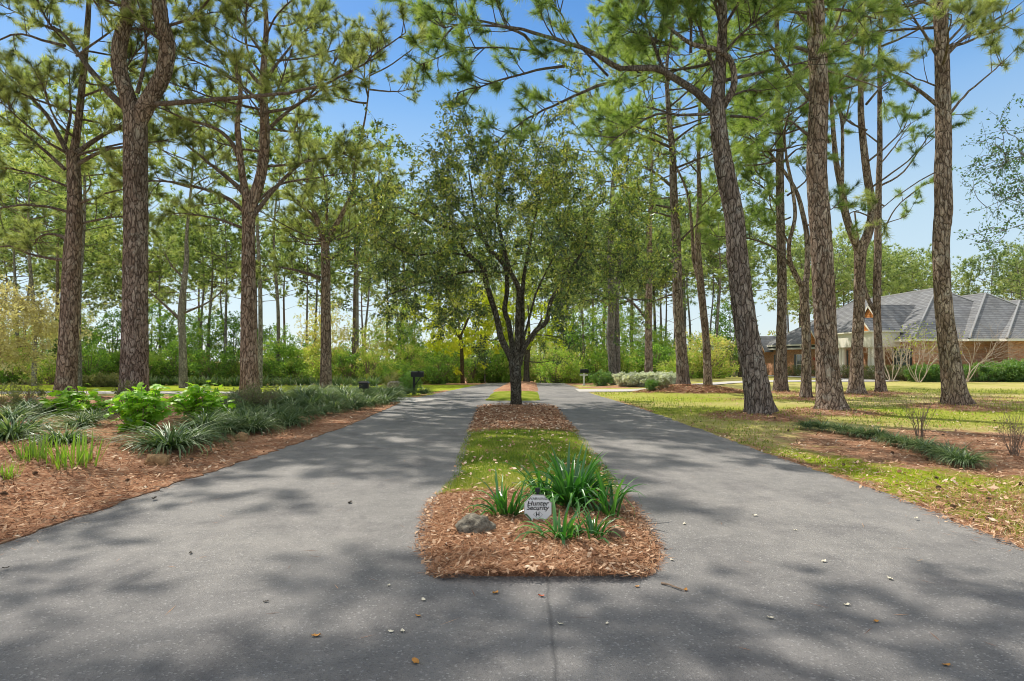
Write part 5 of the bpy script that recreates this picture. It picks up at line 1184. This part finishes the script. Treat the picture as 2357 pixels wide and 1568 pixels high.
for x, z, w_ in [(-0.07, -0.80, 0.05), (0.05, -0.80, 0.05), (0.12, -0.80, 0.04), (0.0, -0.90, 0.06)]: b.poly([((x - w_ * .5) * ap, -0.0133, cz + (z - 0.025) * ap), ((x + w_ * .5) * ap, -0.0133, cz + (z - 0.025) * ap), ((x + w_ * .5) * ap, -0.0133, cz + (z + 0.025) * ap), ((x - w_ * .5) * ap, -0.0133, cz + (z + 0.025) * ap)])
b.build("small_print", MAT['ink'], board)

# leaves lying on the asphalt ----------------------------------------------------
def fallen(px, py, size, mat, seed):
    p = G(px, py); r = np.random.default_rng(seed); b = MB(); n = 7; rows = []
    for k in range(n):
        t = k / (n - 1); w_ = 0.30 * math.sin(math.pi * (0.06 + 0.92 * t)) ** 0.8; z = 0.12 * (t - 0.5) ** 2 * 4 * r.uniform(0.6, 1.4); e = 0.10 * r.uniform(0.5, 2.0)
        rows += [(-w_, t - 0.5, z + e), (0, t - 0.5, z), (w_, t - 0.5, z + e * r.uniform(0.2, 1.3))]
    size *= 0.72; v = np.array(rows) * size; b.add(v, [q for k in range(n - 1) for q in ((3*k, 3*k+1, 3*k+4, 3*k+3), (3*k+1, 3*k+2, 3*k+5, 3*k+4))])
    tube(b, np.array([[0, -0.5, 0.05], [0.03, -0.62, 0.04], [0.02, -0.78, 0.02]]) * size, 0.012 * size, 4)
    o = b.build("fallen_leaf", MAT[mat], smooth=True); o.location = tuple(p + [0, 0, 0.040]); o.rotation_euler = (0, 0, r.uniform(0, 6.28))
    lab = {'leaf_orange': ("curled orange brown leaf lying on the asphalt", "orange leaves on the asphalt"), 'leaf_pale': ("pale dry leaf lying on the asphalt", "pale leaves on the asphalt"), 'leaf_darkdry': ("dark shrivelled leaf lying on the asphalt", "dark leaves on the asphalt"), 'leaf_rust': ("rust red leaf lying on the asphalt", None)}[mat]
    tag(o, lab[0], "leaf", lab[1])
for k, (x, y, s, m) in enumerate([(727,1480,.075,'leaf_orange'),(927,1469,.06,'leaf_pale'),(900,1470,.05,'leaf_pale'),(962,1433,.05,'leaf_orange'),(975,1395,.06,'leaf_pale'),(1140,1379,.07,'leaf_orange'),(957,1543,.08,'leaf_orange'),(439,1284,.06,'leaf_darkdry'),(895,1361,.045,'leaf_pale'),(355,1156,.12,'leaf_darkdry'),
    (805,1166,.10,'leaf_darkdry'),(1246,1386,.06,'leaf_rust'),(1466,1364,.05,'leaf_orange'),(1578,1372,.06,'leaf_orange'),(1896,1304,.07,'leaf_pale'),(2048,1345,.07,'leaf_pale'),(1948,1407,.06,'leaf_pale'),(1773,1438,.06,'leaf_pale'),(2017,1446,.055,'leaf_orange'),(2178,1549,.055,'leaf_orange'),(1737,1196,.07,'leaf_pale'),(2108,1202,.07,'leaf_pale'),(1575,1216,.06,'leaf_pale'),(1546,1301,.055,'leaf_pale'),(1983,1001+70,.07,'leaf_darkdry'),(1613,960+15,.09,'leaf_darkdry'),(14,1320,.06,'leaf_darkdry'),(612,1399,.05,'leaf_darkdry'),(1290,1395+57,.05,'leaf_pale'),(1397,1451,.04,'leaf_pale'),(1830,1230,.05,'leaf_pale')]): fallen(x, y, s, m, 200 + k)
a_, c_ = G(1522, 1357), G(1572, 1373); b = MB(); o0 = (a_ + c_) / 2
tube(b, np.array([a_, a_ * .6 + c_ * .4 + [0, .01, .004], c_]) + [0, 0, .045], [.008, .006, .004], 6); tube(b, np.array([a_ * .5 + c_ * .5, a_ * .3 + c_ * .7 + [.02, -.04, .01]]) + [0, 0, .045], [.004, .002], 5)
tag(b.build("fallen_twig", MAT['twig'], origin=o0), "short broken twig on the asphalt off the island corner", "twig")

# pine cones dropped on the verge and in the bed
def cone_mesh():
    b = MB(); r = np.random.default_rng(71); n = 60
    tube(b, np.array([[0, 0, -.045], [0, 0, -.02], [0, 0, .02], [0, 0, .05]]), [.012, .020, .016, .004], 8)
    for i in range(n):
        t = i / n; z = -.042 + .088 * t; a = i * 2.4; rr_ = (.034 * math.sin(math.pi * (.18 + .8 * t))) + .006; d = np.array([math.cos(a), math.sin(a), .25]); q = np.array([-math.sin(a), math.cos(a), 0])
        c0 = np.array([0, 0, z]); b.add([c0 + d * .008 - q * .004, c0 + d * rr_ - q * .009, c0 + d * (rr_ + .006) + [0, 0, .006], c0 + d * rr_ + q * .009, c0 + d * .008 + q * .004], [(0, 1, 2), (0, 2, 4), (4, 2, 3)], r.uniform(.2, .8))
    return b.build("pine_cone", MAT['rock_brown'])
CONE = Single(tag(cone_mesh(), "", "pine cone")); rc = np.random.default_rng(72)
for k in range(34):
    side = k % 3
    if side < 2: y = 1 / rc.uniform(1 / 17, 1 / 5.2); x = rc.uniform(XR(y) + .2, min(XR(y) + 5, .9 * y + .2)); l_, g_ = "brown pine cone lying in the grass and leaf litter of the lawn edge", "pine cones on the lawn edge"
    else: y = 1 / rc.uniform(1 / 11, 1 / 5.2); x = rc.uniform(max(XL(y) - 4, -.9 * y), XL(y) - .2); l_, g_ = "brown pine cone lying in the mulch bed beside the driveway", "pine cones in the mulch bed"
    CONE.put((x, y, float(hz(x, y)) + (.022 if side < 2 else .09)), rc.uniform(0, 6.28), rc.uniform(.5, .72), l_, g_)
for o in bpy.data.objects:
    if o.name.startswith("pine_cone"): o.rotation_euler = (1.35, rc.uniform(-.3, .3), rc.uniform(0, 6.28))
# ------------------------------------------------------------------ loose straw, leaves, grass blades
rs = np.random.default_rng(15)
def scatter_in(n, x0, x1, y0, y1, keep):
    x = rs.uniform(x0, x1, n); y = 1 / rs.uniform(1 / y1, 1 / y0, n); k = keep(x, y); return x[k], y[k]
def in_nose(x, y, m=0.03):
    l = np.array([iL(v) for v in y]) - m; r = np.array([iR(v) for v in y]) + m; return (x > l) & (x < r) & (y > y_n0 - m) & (y < y_n1) & ~((y < y_n0 + 0.28) & (np.abs(x - 0.2) > 0.74 + (y - y_n0) * 1.0))
def in_tree(x, y, m=0.02): l = np.array([iL(v) for v in y]) - m; r = np.array([iR(v) for v in y]) + m; return (x > l) & (x < r) & (y > y_g1) & (y < y_t1)
def in_turf(x, y): l = np.array([iL(v) for v in y]); r = np.array([iR(v) for v in y]); return (x > l - .02) & (x < r + .02) & (y > y_n1 - 0.1) & (y < y_g1 + 0.3)
def island_z(x, y, crown):
    l = np.array([iL(v) for v in y]); r = np.array([iR(v) for v in y]); s = np.clip((x - l) / (r - l), 0, 1); return hz(x, y) + 0.02 + crown * (1 - np.abs(2 * s - 1) ** 4)
def flat_bits(b, x, y, z, L, W, tone, lift=0.03, tilt=0.25):
    n = len(x); a = rs.uniform(0, 6.28, n); l = L * rs.uniform(0.6, 1.3, n) / 2; w_ = W * rs.uniform(0.7, 1.3, n) / 2; e = rs.standard_normal(n) * tilt
    d = np.stack([np.cos(a) * np.cos(e), np.sin(a) * np.cos(e), np.sin(e)], -1); s = np.stack([-np.sin(a), np.cos(a), rs.standard_normal(n) * tilt], -1)
    c = np.stack([x, y, z + lift * rs.uniform(0.2, 1, n)], -1)
    v = np.stack([c - d * l[:, None], c - s * w_[:, None], c + d * l[:, None], c + s * w_[:, None]], 1).reshape(-1, 3)
    b.add(v, np.arange(4 * n).reshape(-1, 4), np.clip(tone, 0, 1).repeat(4))
nb, lb_ = MB(), MB()
def litter(x, y, z, frac_leaf, Ln, Wn, Ll, Wl, t0=0.45):
    k = rs.uniform(size=len(x)) < frac_leaf; m = ~k
    flat_bits(nb, x[m], y[m], z[m], Ln, Wn, t0 + 0.25 * rs.standard_normal(m.sum()), 0.03, 0.2); flat_bits(lb_, x[k], y[k], z[k], Ll, Wl, t0 + 0.05 + 0.27 * rs.standard_normal(k.sum()), 0.035, 0.35)
x, y = scatter_in(44000, -1.3, 1.7, y_n0 - .12, y_n1, lambda x, y: in_nose(x, y, 0.015 + 0.035 * np.abs(rs.standard_normal(len(x))))); litter(x, y, island_z(x, y, 0.07), 0.085, 0.13, 0.004, 0.062, 0.026, 0.42)
x, y = scatter_in(9000, -1.6, 1.8, y_g1, y_t1, in_tree); litter(x, y, island_z(x, y, 0.08), 0.35, 0.16, 0.012, 0.09, 0.045)
bedk = lambda x, y: (x < XL(y) + 0.06 + 0.05 * rs.standard_normal(len(x))) & (x > -1.05 * y - 0.5)
x, y = scatter_in(75000, -19, -3.3, 4.6, 20, bedk); litter(x, y, hz(x, y) + 0.07, 0.15, 0.17, 0.008, 0.075, 0.038, 0.42)
verk = lambda x, y: (x > XR(y) - 0.05 - 0.04 * np.abs(rs.standard_normal(len(x)))) & (x < 1.0 * y + 0.3) & (rs.uniform(size=len(x)) < 0.35 + 0.65 * np.clip(ell(x, y, 8.2, 10.4, 3.6, 3.4) + np.exp(-np.abs(x - XR(y)) / 0.35) + sstep(8.5, 6, y), 0, 1))
x, y = scatter_in(52000, 3.6, 16, 4.6, 15, verk); litter(x, y, hz(x, y) + 0.012, 0.16, 0.14, 0.007, 0.055, 0.028, 0.5)
for nm, r_ in [(k, 1.6) for k in ('R1', 'R2', 'R3', 'R4', 'R5', 'R6', 'R7')]:
    a = rs.uniform(0, 6.28, 900); q = r_ * np.sqrt(rs.uniform(0, 1, 900)); x = TB[nm][0] + np.cos(a) * q; y = TB[nm][1] + np.sin(a) * q; litter(x, y, hz(x, y) + 0.01, 0.1, 0.22, 0.014, 0.09, 0.05)
x, y = scatter_in(9000, TB['R8'][0] - 3, TB['R8'][0] + 4, 24, 29, lambda x, y: ell(x, y, TB['R8'][0] + 0.3, 26.4, 3.0, 1.9) > 0.45); litter(x, y, hz(x, y) + 0.03, 0.03, 0.3, 0.022, 0.1, 0.05, 0.35)
x, y = scatter_in(2600, -4.4, 4.4, 3.2, 16, lambda x, y: (np.minimum(np.abs(x - XL(y)), np.abs(x - XR(y))) < 0.35 * np.abs(rs.standard_normal(len(x)))) | (rs.uniform(size=len(x)) < 0.05)); flat_bits(nb, x, y, hz(x, y) + 0.036, 0.13, 0.004, 0.45 + 0.25 * rs.standard_normal(len(x)), 0.006, 0.03)
x, y = scatter_in(900, -1.4, 1.8, y_n1 - .1, y_g1 + .3, in_turf); litter(x, y, island_z(x, y, 0.06) + 0.02, 0.75, 0.13, 0.005, 0.07, 0.035, 0.6)
x, y = scatter_in(5000, 3.6, 24, 4.8, 28, lambda x, y: (x > XR(y) + 0.05) & (x < 0.95 * y + 1)); litter(x, y, hz(x, y) + 0.02, 0.6, 0.15, 0.008, 0.09, 0.045, 0.5)
x, y = scatter_in(2600, -4.6, 4.6, 3.4, 14, lambda x, y: np.minimum(np.abs(x - XL(y)), np.abs(x - XR(y))) < 0.10 * np.abs(rs.standard_normal(len(x)))); litter(x, y, hz(x, y) + 0.036, 0.35, 0.14, 0.006, 0.06, 0.03, 0.45)
tag(nb.build("pine_straw", MAT['needle_dead']), "fallen pine needles strewn over the beds and verges", "pine straw", kind="stuff")
tag(lb_.build("fallen_leaves", MAT['leaf_dead']), "dry brown leaves strewn over the beds and verges", "leaf litter", kind="stuff")
gb_ = MB()
def blades(x, y, z, L, W, tone):
    n = len(x); a = rs.uniform(0, 6.28, n); l = L * rs.uniform(0.5, 1.3, n); w_ = W * rs.uniform(0.7, 1.3, n) / 2; le = rs.uniform(0.1, 0.9, n)
    s = np.stack([np.cos(a), np.sin(a), 0 * a], -1); d = np.stack([-np.sin(a) * le, np.cos(a) * le, np.ones(n)], -1); c = np.stack([x, y, z], -1)
    v = np.stack([c - s * w_[:, None], c + s * w_[:, None], c + d * l[:, None]], 1).reshape(-1, 3); gb_.add(v, np.arange(3 * n).reshape(-1, 3), np.clip(tone, 0, 1).repeat(3))
x, y = scatter_in(42000, -1.4, 1.8, y_n1 - .1, y_g1 + .3, in_turf); blades(x, y, island_z(x, y, 0.05), 0.05 + 0.02 * vnoise(x, y, 2.5, 36), 0.007, 0.46 + 0.34 * vnoise(x, y, 1.7, 31) + 0.18 * rs.standard_normal(len(x)))
def lawnk(x, y): return (x > XR(y) + 0.1) & (x < 0.95 * y + 1) & (ell(x, y, 8.2, 10.4, 3.4, 3.2) < 0.3) & (vnoise(x, y, 0.9, 33) + 0.03 * y > 0.15 + 0.35 * rs.standard_normal(len(x)))
x, y = scatter_in(90000, 3.6, 28, 4.8, 30, lawnk); blades(x, y, hz(x, y), 0.05 + 0.001 * y, 0.007 + 0.0009 * y, 0.55 + 0.22 * vnoise(x, y, 0.6, 34) + 0.16 * rs.standard_normal(len(x)))
tag(gb_.build("grass", MAT['grass']), "short patchy grass blades on the island and lawn", "grass", kind="stuff")
# ------------------------------------------------------------------ the brick house
HB = np.array([28.0, 42.0, float(hz(28, 42))])
house = thing("brick_house", "long brick house with grey hipped roofs and cream columned porch across the lawn", "house", HB)
def HP(b, name, mat, parent=None): return b.build(name, MAT[mat], parent or house, origin=HB)
EZ = 2.85
def part_box(name, lo, hi, mat, parent=None, label=None):
    b = MB(); b.box(lo, hi); o = b.build(name, MAT[mat], parent or house, origin=HB)
    if label: o['label'] = label
    return o
# walls: front faces -X at x=28, side faces -Y
def wall(pts, z0, z1, name="wall"):
    b = MB(); n = len(pts)
    for i in range(n):
        (x0, y0), (x1, y1) = pts[i], pts[(i + 1) % n]
        b.poly([(x0, y0, z0), (x1, y1, z0), (x1, y1, z1), (x0, y0, z1)])
    return HP(b, name, 'brick')
wall([(28, 41.7), (33.4, 41.7), (33.4, 40.4), (52, 40.4), (52, 64), (34, 64), (34, 57), (28, 57)], -0.6, EZ)
wall([(28.0, 57.0), (34, 57), (34, 67), (28, 67)], -0.8, 2.5, "wing_wall")
def hip(name, x0, x1, y0, y1, ze, zr, ry0, ry1, parent=None, rx=None):
    """hip roof with its ridge along Y from ry0 to ry1"""
    b = MB(); xm = (x0 + x1) / 2 if rx is None else rx; A = (xm, ry0, zr); B = (xm, ry1, zr)
    c = [(x0, y0, ze), (x1, y0, ze), (x1, y1, ze), (x0, y1, ze)]
    b.poly([c[0], c[1], A]); b.poly([c[1], c[2], B, A]); b.poly([c[2], c[3], B]); b.poly([c[3], c[0], A, B])
    o = HP(b, name, 'roof', parent)
    b = MB()
    for p_, q_ in ((c[0], A), (c[1], A), (A, B), (c[3], B)): tube(b, np.array([p_, q_]) + [0, 0, 0.01], 0.075, 5)
    HP(b, "ridge_cap", 'ridge', o)
    b = MB(); f = 0.16                               # fascia and soffit
    for p_, q_ in ((c[0], c[1]), (c[3], c[0])): b.poly([(p_[0], p_[1], ze - f), (q_[0], q_[1], ze - f), (q_[0], q_[1], ze - 0.003), (p_[0], p_[1], ze - 0.003)])
    b.poly([(x0, y0, ze - f), (x0, y1, ze - f), (x0 + 1.2, y1, ze - f), (x0 + 1.2, y0, ze - f)]); b.poly([(x0 + 1.2, y0, ze - f), (x1, y0, ze - f), (x1, y0 + 1.2, ze - f), (x0 + 1.2, y0 + 1.2, ze - f)])
    HP(b, "fascia", 'cream', o); return o
hip("roof", 27.55, 38.6, 41.2, 66.0, EZ, 6.95, 46.7, 58.0)
hip("roof", 30.9, 40.0, 40.55, 64.0, EZ - 0.01, 6.35, 44.9, 56.0)
hip("roof", 32.9, 46.0, 39.9, 62.0, EZ - 0.02, 5.75, 44.2, 56.0, rx=37.4)
hip("wing_roof", 27.6, 35.0, 54.5, 67.6, 2.5, 4.95, 58.0, 63.5)
def gable(name, x_face, x_back, yc, half, ze, zr, lab=None, face='cedar', win=False):
    """gable whose triangle faces -X"""
    b = MB(); ov = 0.12
    b.poly([(x_face - ov, yc - half - ov, ze - .08), (x_face - ov, yc, zr), (x_back, yc, zr), (x_back, yc - half - ov, ze - .08)]); b.poly([(x_face - ov, yc, zr), (x_face - ov, yc + half + ov, ze - .08), (x_back, yc + half + ov, ze - .08), (x_back, yc, zr)])
    r_ = HP(b, name, 'roof')
    b = MB(); b.poly([(x_face, yc - half, ze), (x_face, yc + half, ze), (x_face, yc, zr - .1)]); g = HP(b, "gable_face", face, r_)
    b = MB(); tw = 0.16
    for s in (-1, 1):
        e = (yc + s * (half + ov), ze - .08); t = (yc, zr)
        b.poly([(x_face - ov - .01, e[0], e[1] - tw), (x_face - ov - .01, t[0], t[1] - tw * 1.3), (x_face - ov - .01, t[0], t[1]), (x_face - ov - .01, e[0], e[1])])
    HP(b, "bargeboard", 'cream', r_)
    if win:
        b = MB(); b.box((x_face - .03, yc - .35, ze + .35), (x_face - .005, yc + .35, ze + 1.15)); HP(b, "gable_window", 'glass', r_)
    return r_
gable("gable_roof", 27.7, 31.6, 46.5, 2.6, 3.1, 5.65, win=True)
gable("gable_roof", 26.3, 28.6, 45.0, 1.25, 3.45, 4.55)
gable("gable_roof", 27.2, 29.8, 54.6, 1.6, 2.75, 4.3)
gable("gable_roof", 27.2, 30.0, 66.0, 1.7, 2.2, 3.9)
# porch
P0 = MB(); P0.box((26.0, 43.3, 2.35), (28.0, 48.2, 3.4)); HP(P0, "entablature", 'cream')
P0 = MB(); P0.box((25.8, 43.1, 3.403), (28.2, 48.4, 3.5)); HP(P0, "cornice", 'cream')
for y in (43.6, 44.05, 47.5, 47.95):
    b = MB(); n = 20; tube(b, np.array([[26.3, y, 0.35], [26.3, y, 1.4], [26.3, y, 2.28]]), [0.17, 0.165, 0.145], n); b.box((26.08, y - .2, 0.2), (26.52, y + .2, 0.34)); b.box((26.1, y - .19, 2.27), (26.5, y + .19, 2.345)); HP(b, "column", 'cream')
part_box("porch_step", (25.7, 43.0, -0.4), (28.0, 48.5, 0.19), 'brick')
d_ = part_box("door", (27.93, 45.2, 0.2), (27.985, 46.4, 2.25), 'doorwood'); part_box("handle", (27.89, 45.3, 1.15), (27.925, 45.36, 1.35), 'metal', d_)
part_box("door_frame", (27.95, 45.0, 0.2), (27.99, 45.195, 2.4), 'cream'); part_box("door_frame", (27.95, 46.405, 0.2), (27.99, 46.6, 2.4), 'cream')
def window(y0, y1, z0, z1, x=28.0):
    w_ = part_box("window", (x - .03, y0, z0), (x - .004, y1, z1), 'glass')
    b = MB(); t = 0.06
    for lo, hi in (((x - .06, y0 - t, z0 - t), (x - .005, y0, z1 + t)), ((x - .06, y1, z0 - t), (x - .005, y1 + t, z1 + t)), ((x - .06, y0, z1), (x - .005, y1, z1 + t)), ((x - .09, y0 - t, z0 - t - .05), (x - .005, y1 + t, z0)), ((x - .05, (y0 + y1) / 2 - .03, z0), (x - .031, (y0 + y1) / 2 + .03, z1)), ((x - .049, y0, (z0 + z1) / 2 - .03), (x - .0305, y1, (z0 + z1) / 2 + .03))): b.box(lo, hi)
    HP(b, "frame", 'cream', w_)
    for a0, a1 in ((y0 - t - .5, y0 - t - .01), (y1 + t + .01, y1 + t + .5)): part_box("shutter", (x - .05, a0, z0 - .05), (x - .006, a1, z1 + .05), 'shutter')
window(42.55, 43.6, 0.35, 2.15); window(50.5, 51.6, 0.3, 2.1); window(57.6, 58.9, -0.05, 1.8); window(62.5, 63.5, -0.05, 1.8)
for x0, x1 in ((27.9, 28.15),):
    b = MB(); b.box((27.97, 41.67, -0.5), (28.25, 41.697, EZ - .17)); HP(b, "corner_brick", 'brick')
b = MB(); b.box((24.9, 63.4, -0.9), (25.5, 64.0, 1.2)); o = b.build("brick_pillar", MAT['brick'], origin=(25.2, 63.7, 0)); tag(o, "short brick pillar by the concrete drive at the far end of the house", "pillar")
# ------------------------------------------------------------------ light, sky, camera
SUN_AZ, SUN_EL = math.radians(-48), math.radians(50)      # azimuth from +Y toward +X
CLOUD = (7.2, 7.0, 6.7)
w = bpy.data.worlds.new("World"); SC.world = w; w.use_nodes = True
nt = w.node_tree; nt.nodes.clear()
sky = nt.nodes.new("ShaderNodeTexSky"); sky.sky_type = 'NISHITA'; sky.sun_disc = False
sky.sun_elevation = SUN_EL; sky.sun_rotation = SUN_AZ; sky.air_density = 1.0; sky.dust_density = 0.4; sky.ozone_density = 3.0
bg = nt.nodes.new("ShaderNodeBackground"); bg.inputs[1].default_value = 0.15
wo = nt.nodes.new("ShaderNodeOutputWorld")
hs = nt.nodes.new("ShaderNodeHueSaturation"); hs.inputs["Saturation"].default_value = 1.25; hs.inputs["Value"].default_value = 1.0
nt.links.new(sky.outputs[0], hs.inputs["Color"])
# unseen fill light added overhead and behind the viewer, clear blue toward the woods
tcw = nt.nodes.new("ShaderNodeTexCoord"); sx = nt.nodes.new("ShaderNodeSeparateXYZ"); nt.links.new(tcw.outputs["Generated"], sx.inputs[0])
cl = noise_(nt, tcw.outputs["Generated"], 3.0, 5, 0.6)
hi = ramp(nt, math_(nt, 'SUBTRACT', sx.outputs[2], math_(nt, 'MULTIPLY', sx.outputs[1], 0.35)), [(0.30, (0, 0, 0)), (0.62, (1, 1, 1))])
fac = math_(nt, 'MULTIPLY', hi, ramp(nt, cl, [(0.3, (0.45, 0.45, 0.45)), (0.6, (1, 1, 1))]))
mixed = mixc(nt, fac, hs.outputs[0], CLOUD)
low = ramp(nt, sx.outputs[2], [(0.0, (0.85, 0.85, 0.85)), (0.36, (0.75, 0.75, 0.75)), (0.62, (0.0, 0.0, 0.0))])
haze = ramp(nt, sx.outputs[2], [(0.0, (0.86, 0.97, 1.0)), (0.22, (0.66, 0.87, 1.0)), (0.40, (0.27, 0.56, 1.0)), (0.55, (0.13, 0.40, 0.95))])
hz_ = nt.nodes.new("ShaderNodeVectorMath"); hz_.operation = 'SCALE'; hz_.inputs["Scale"].default_value = 6.2; nt.links.new(haze, hz_.inputs[0])
mixed = mixc(nt, low, mixed, hz_.outputs[0])
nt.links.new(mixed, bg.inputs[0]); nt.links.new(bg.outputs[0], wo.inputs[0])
sd = bpy.data.lights.new("sun", 'SUN'); sd.energy = 5.0; sd.angle = math.radians(0.53); sd.color = (1.0, 0.94, 0.84)
so = bpy.data.objects.new("sun", sd); COL.objects.link(so)
sv = Vector((math.sin(SUN_AZ) * math.cos(SUN_EL), math.cos(SUN_AZ) * math.cos(SUN_EL), math.sin(SUN_EL)))
so.rotation_euler = sv.to_track_quat('Z', 'Y').to_euler(); so.location = sv * 60
cam = bpy.data.cameras.new("camera"); cam.sensor_width = 36; cam.lens = 36 * FOC / 1024; cam.shift_y = (HOR - 340.5) / 1024
cam.clip_end = 2000; cam.clip_start = 0.05
co = bpy.data.objects.new("camera", cam); COL.objects.link(co); co.location = (0, 0, CAMH); co.rotation_euler = (math.pi / 2, 0, 0)
SC.camera = co
SC.view_settings.view_transform = 'Standard'; SC.view_settings.look = 'None'; SC.view_settings.exposure = 0
SC.cycles.max_bounces = 6; SC.cycles.diffuse_bounces = 3; SC.cycles.glossy_bounces = 2; SC.cycles.transmission_bounces = 3; SC.cycles.transparent_max_bounces = 4
SC.cycles.use_denoising = True; SC.cycles.filter_width = 1.0
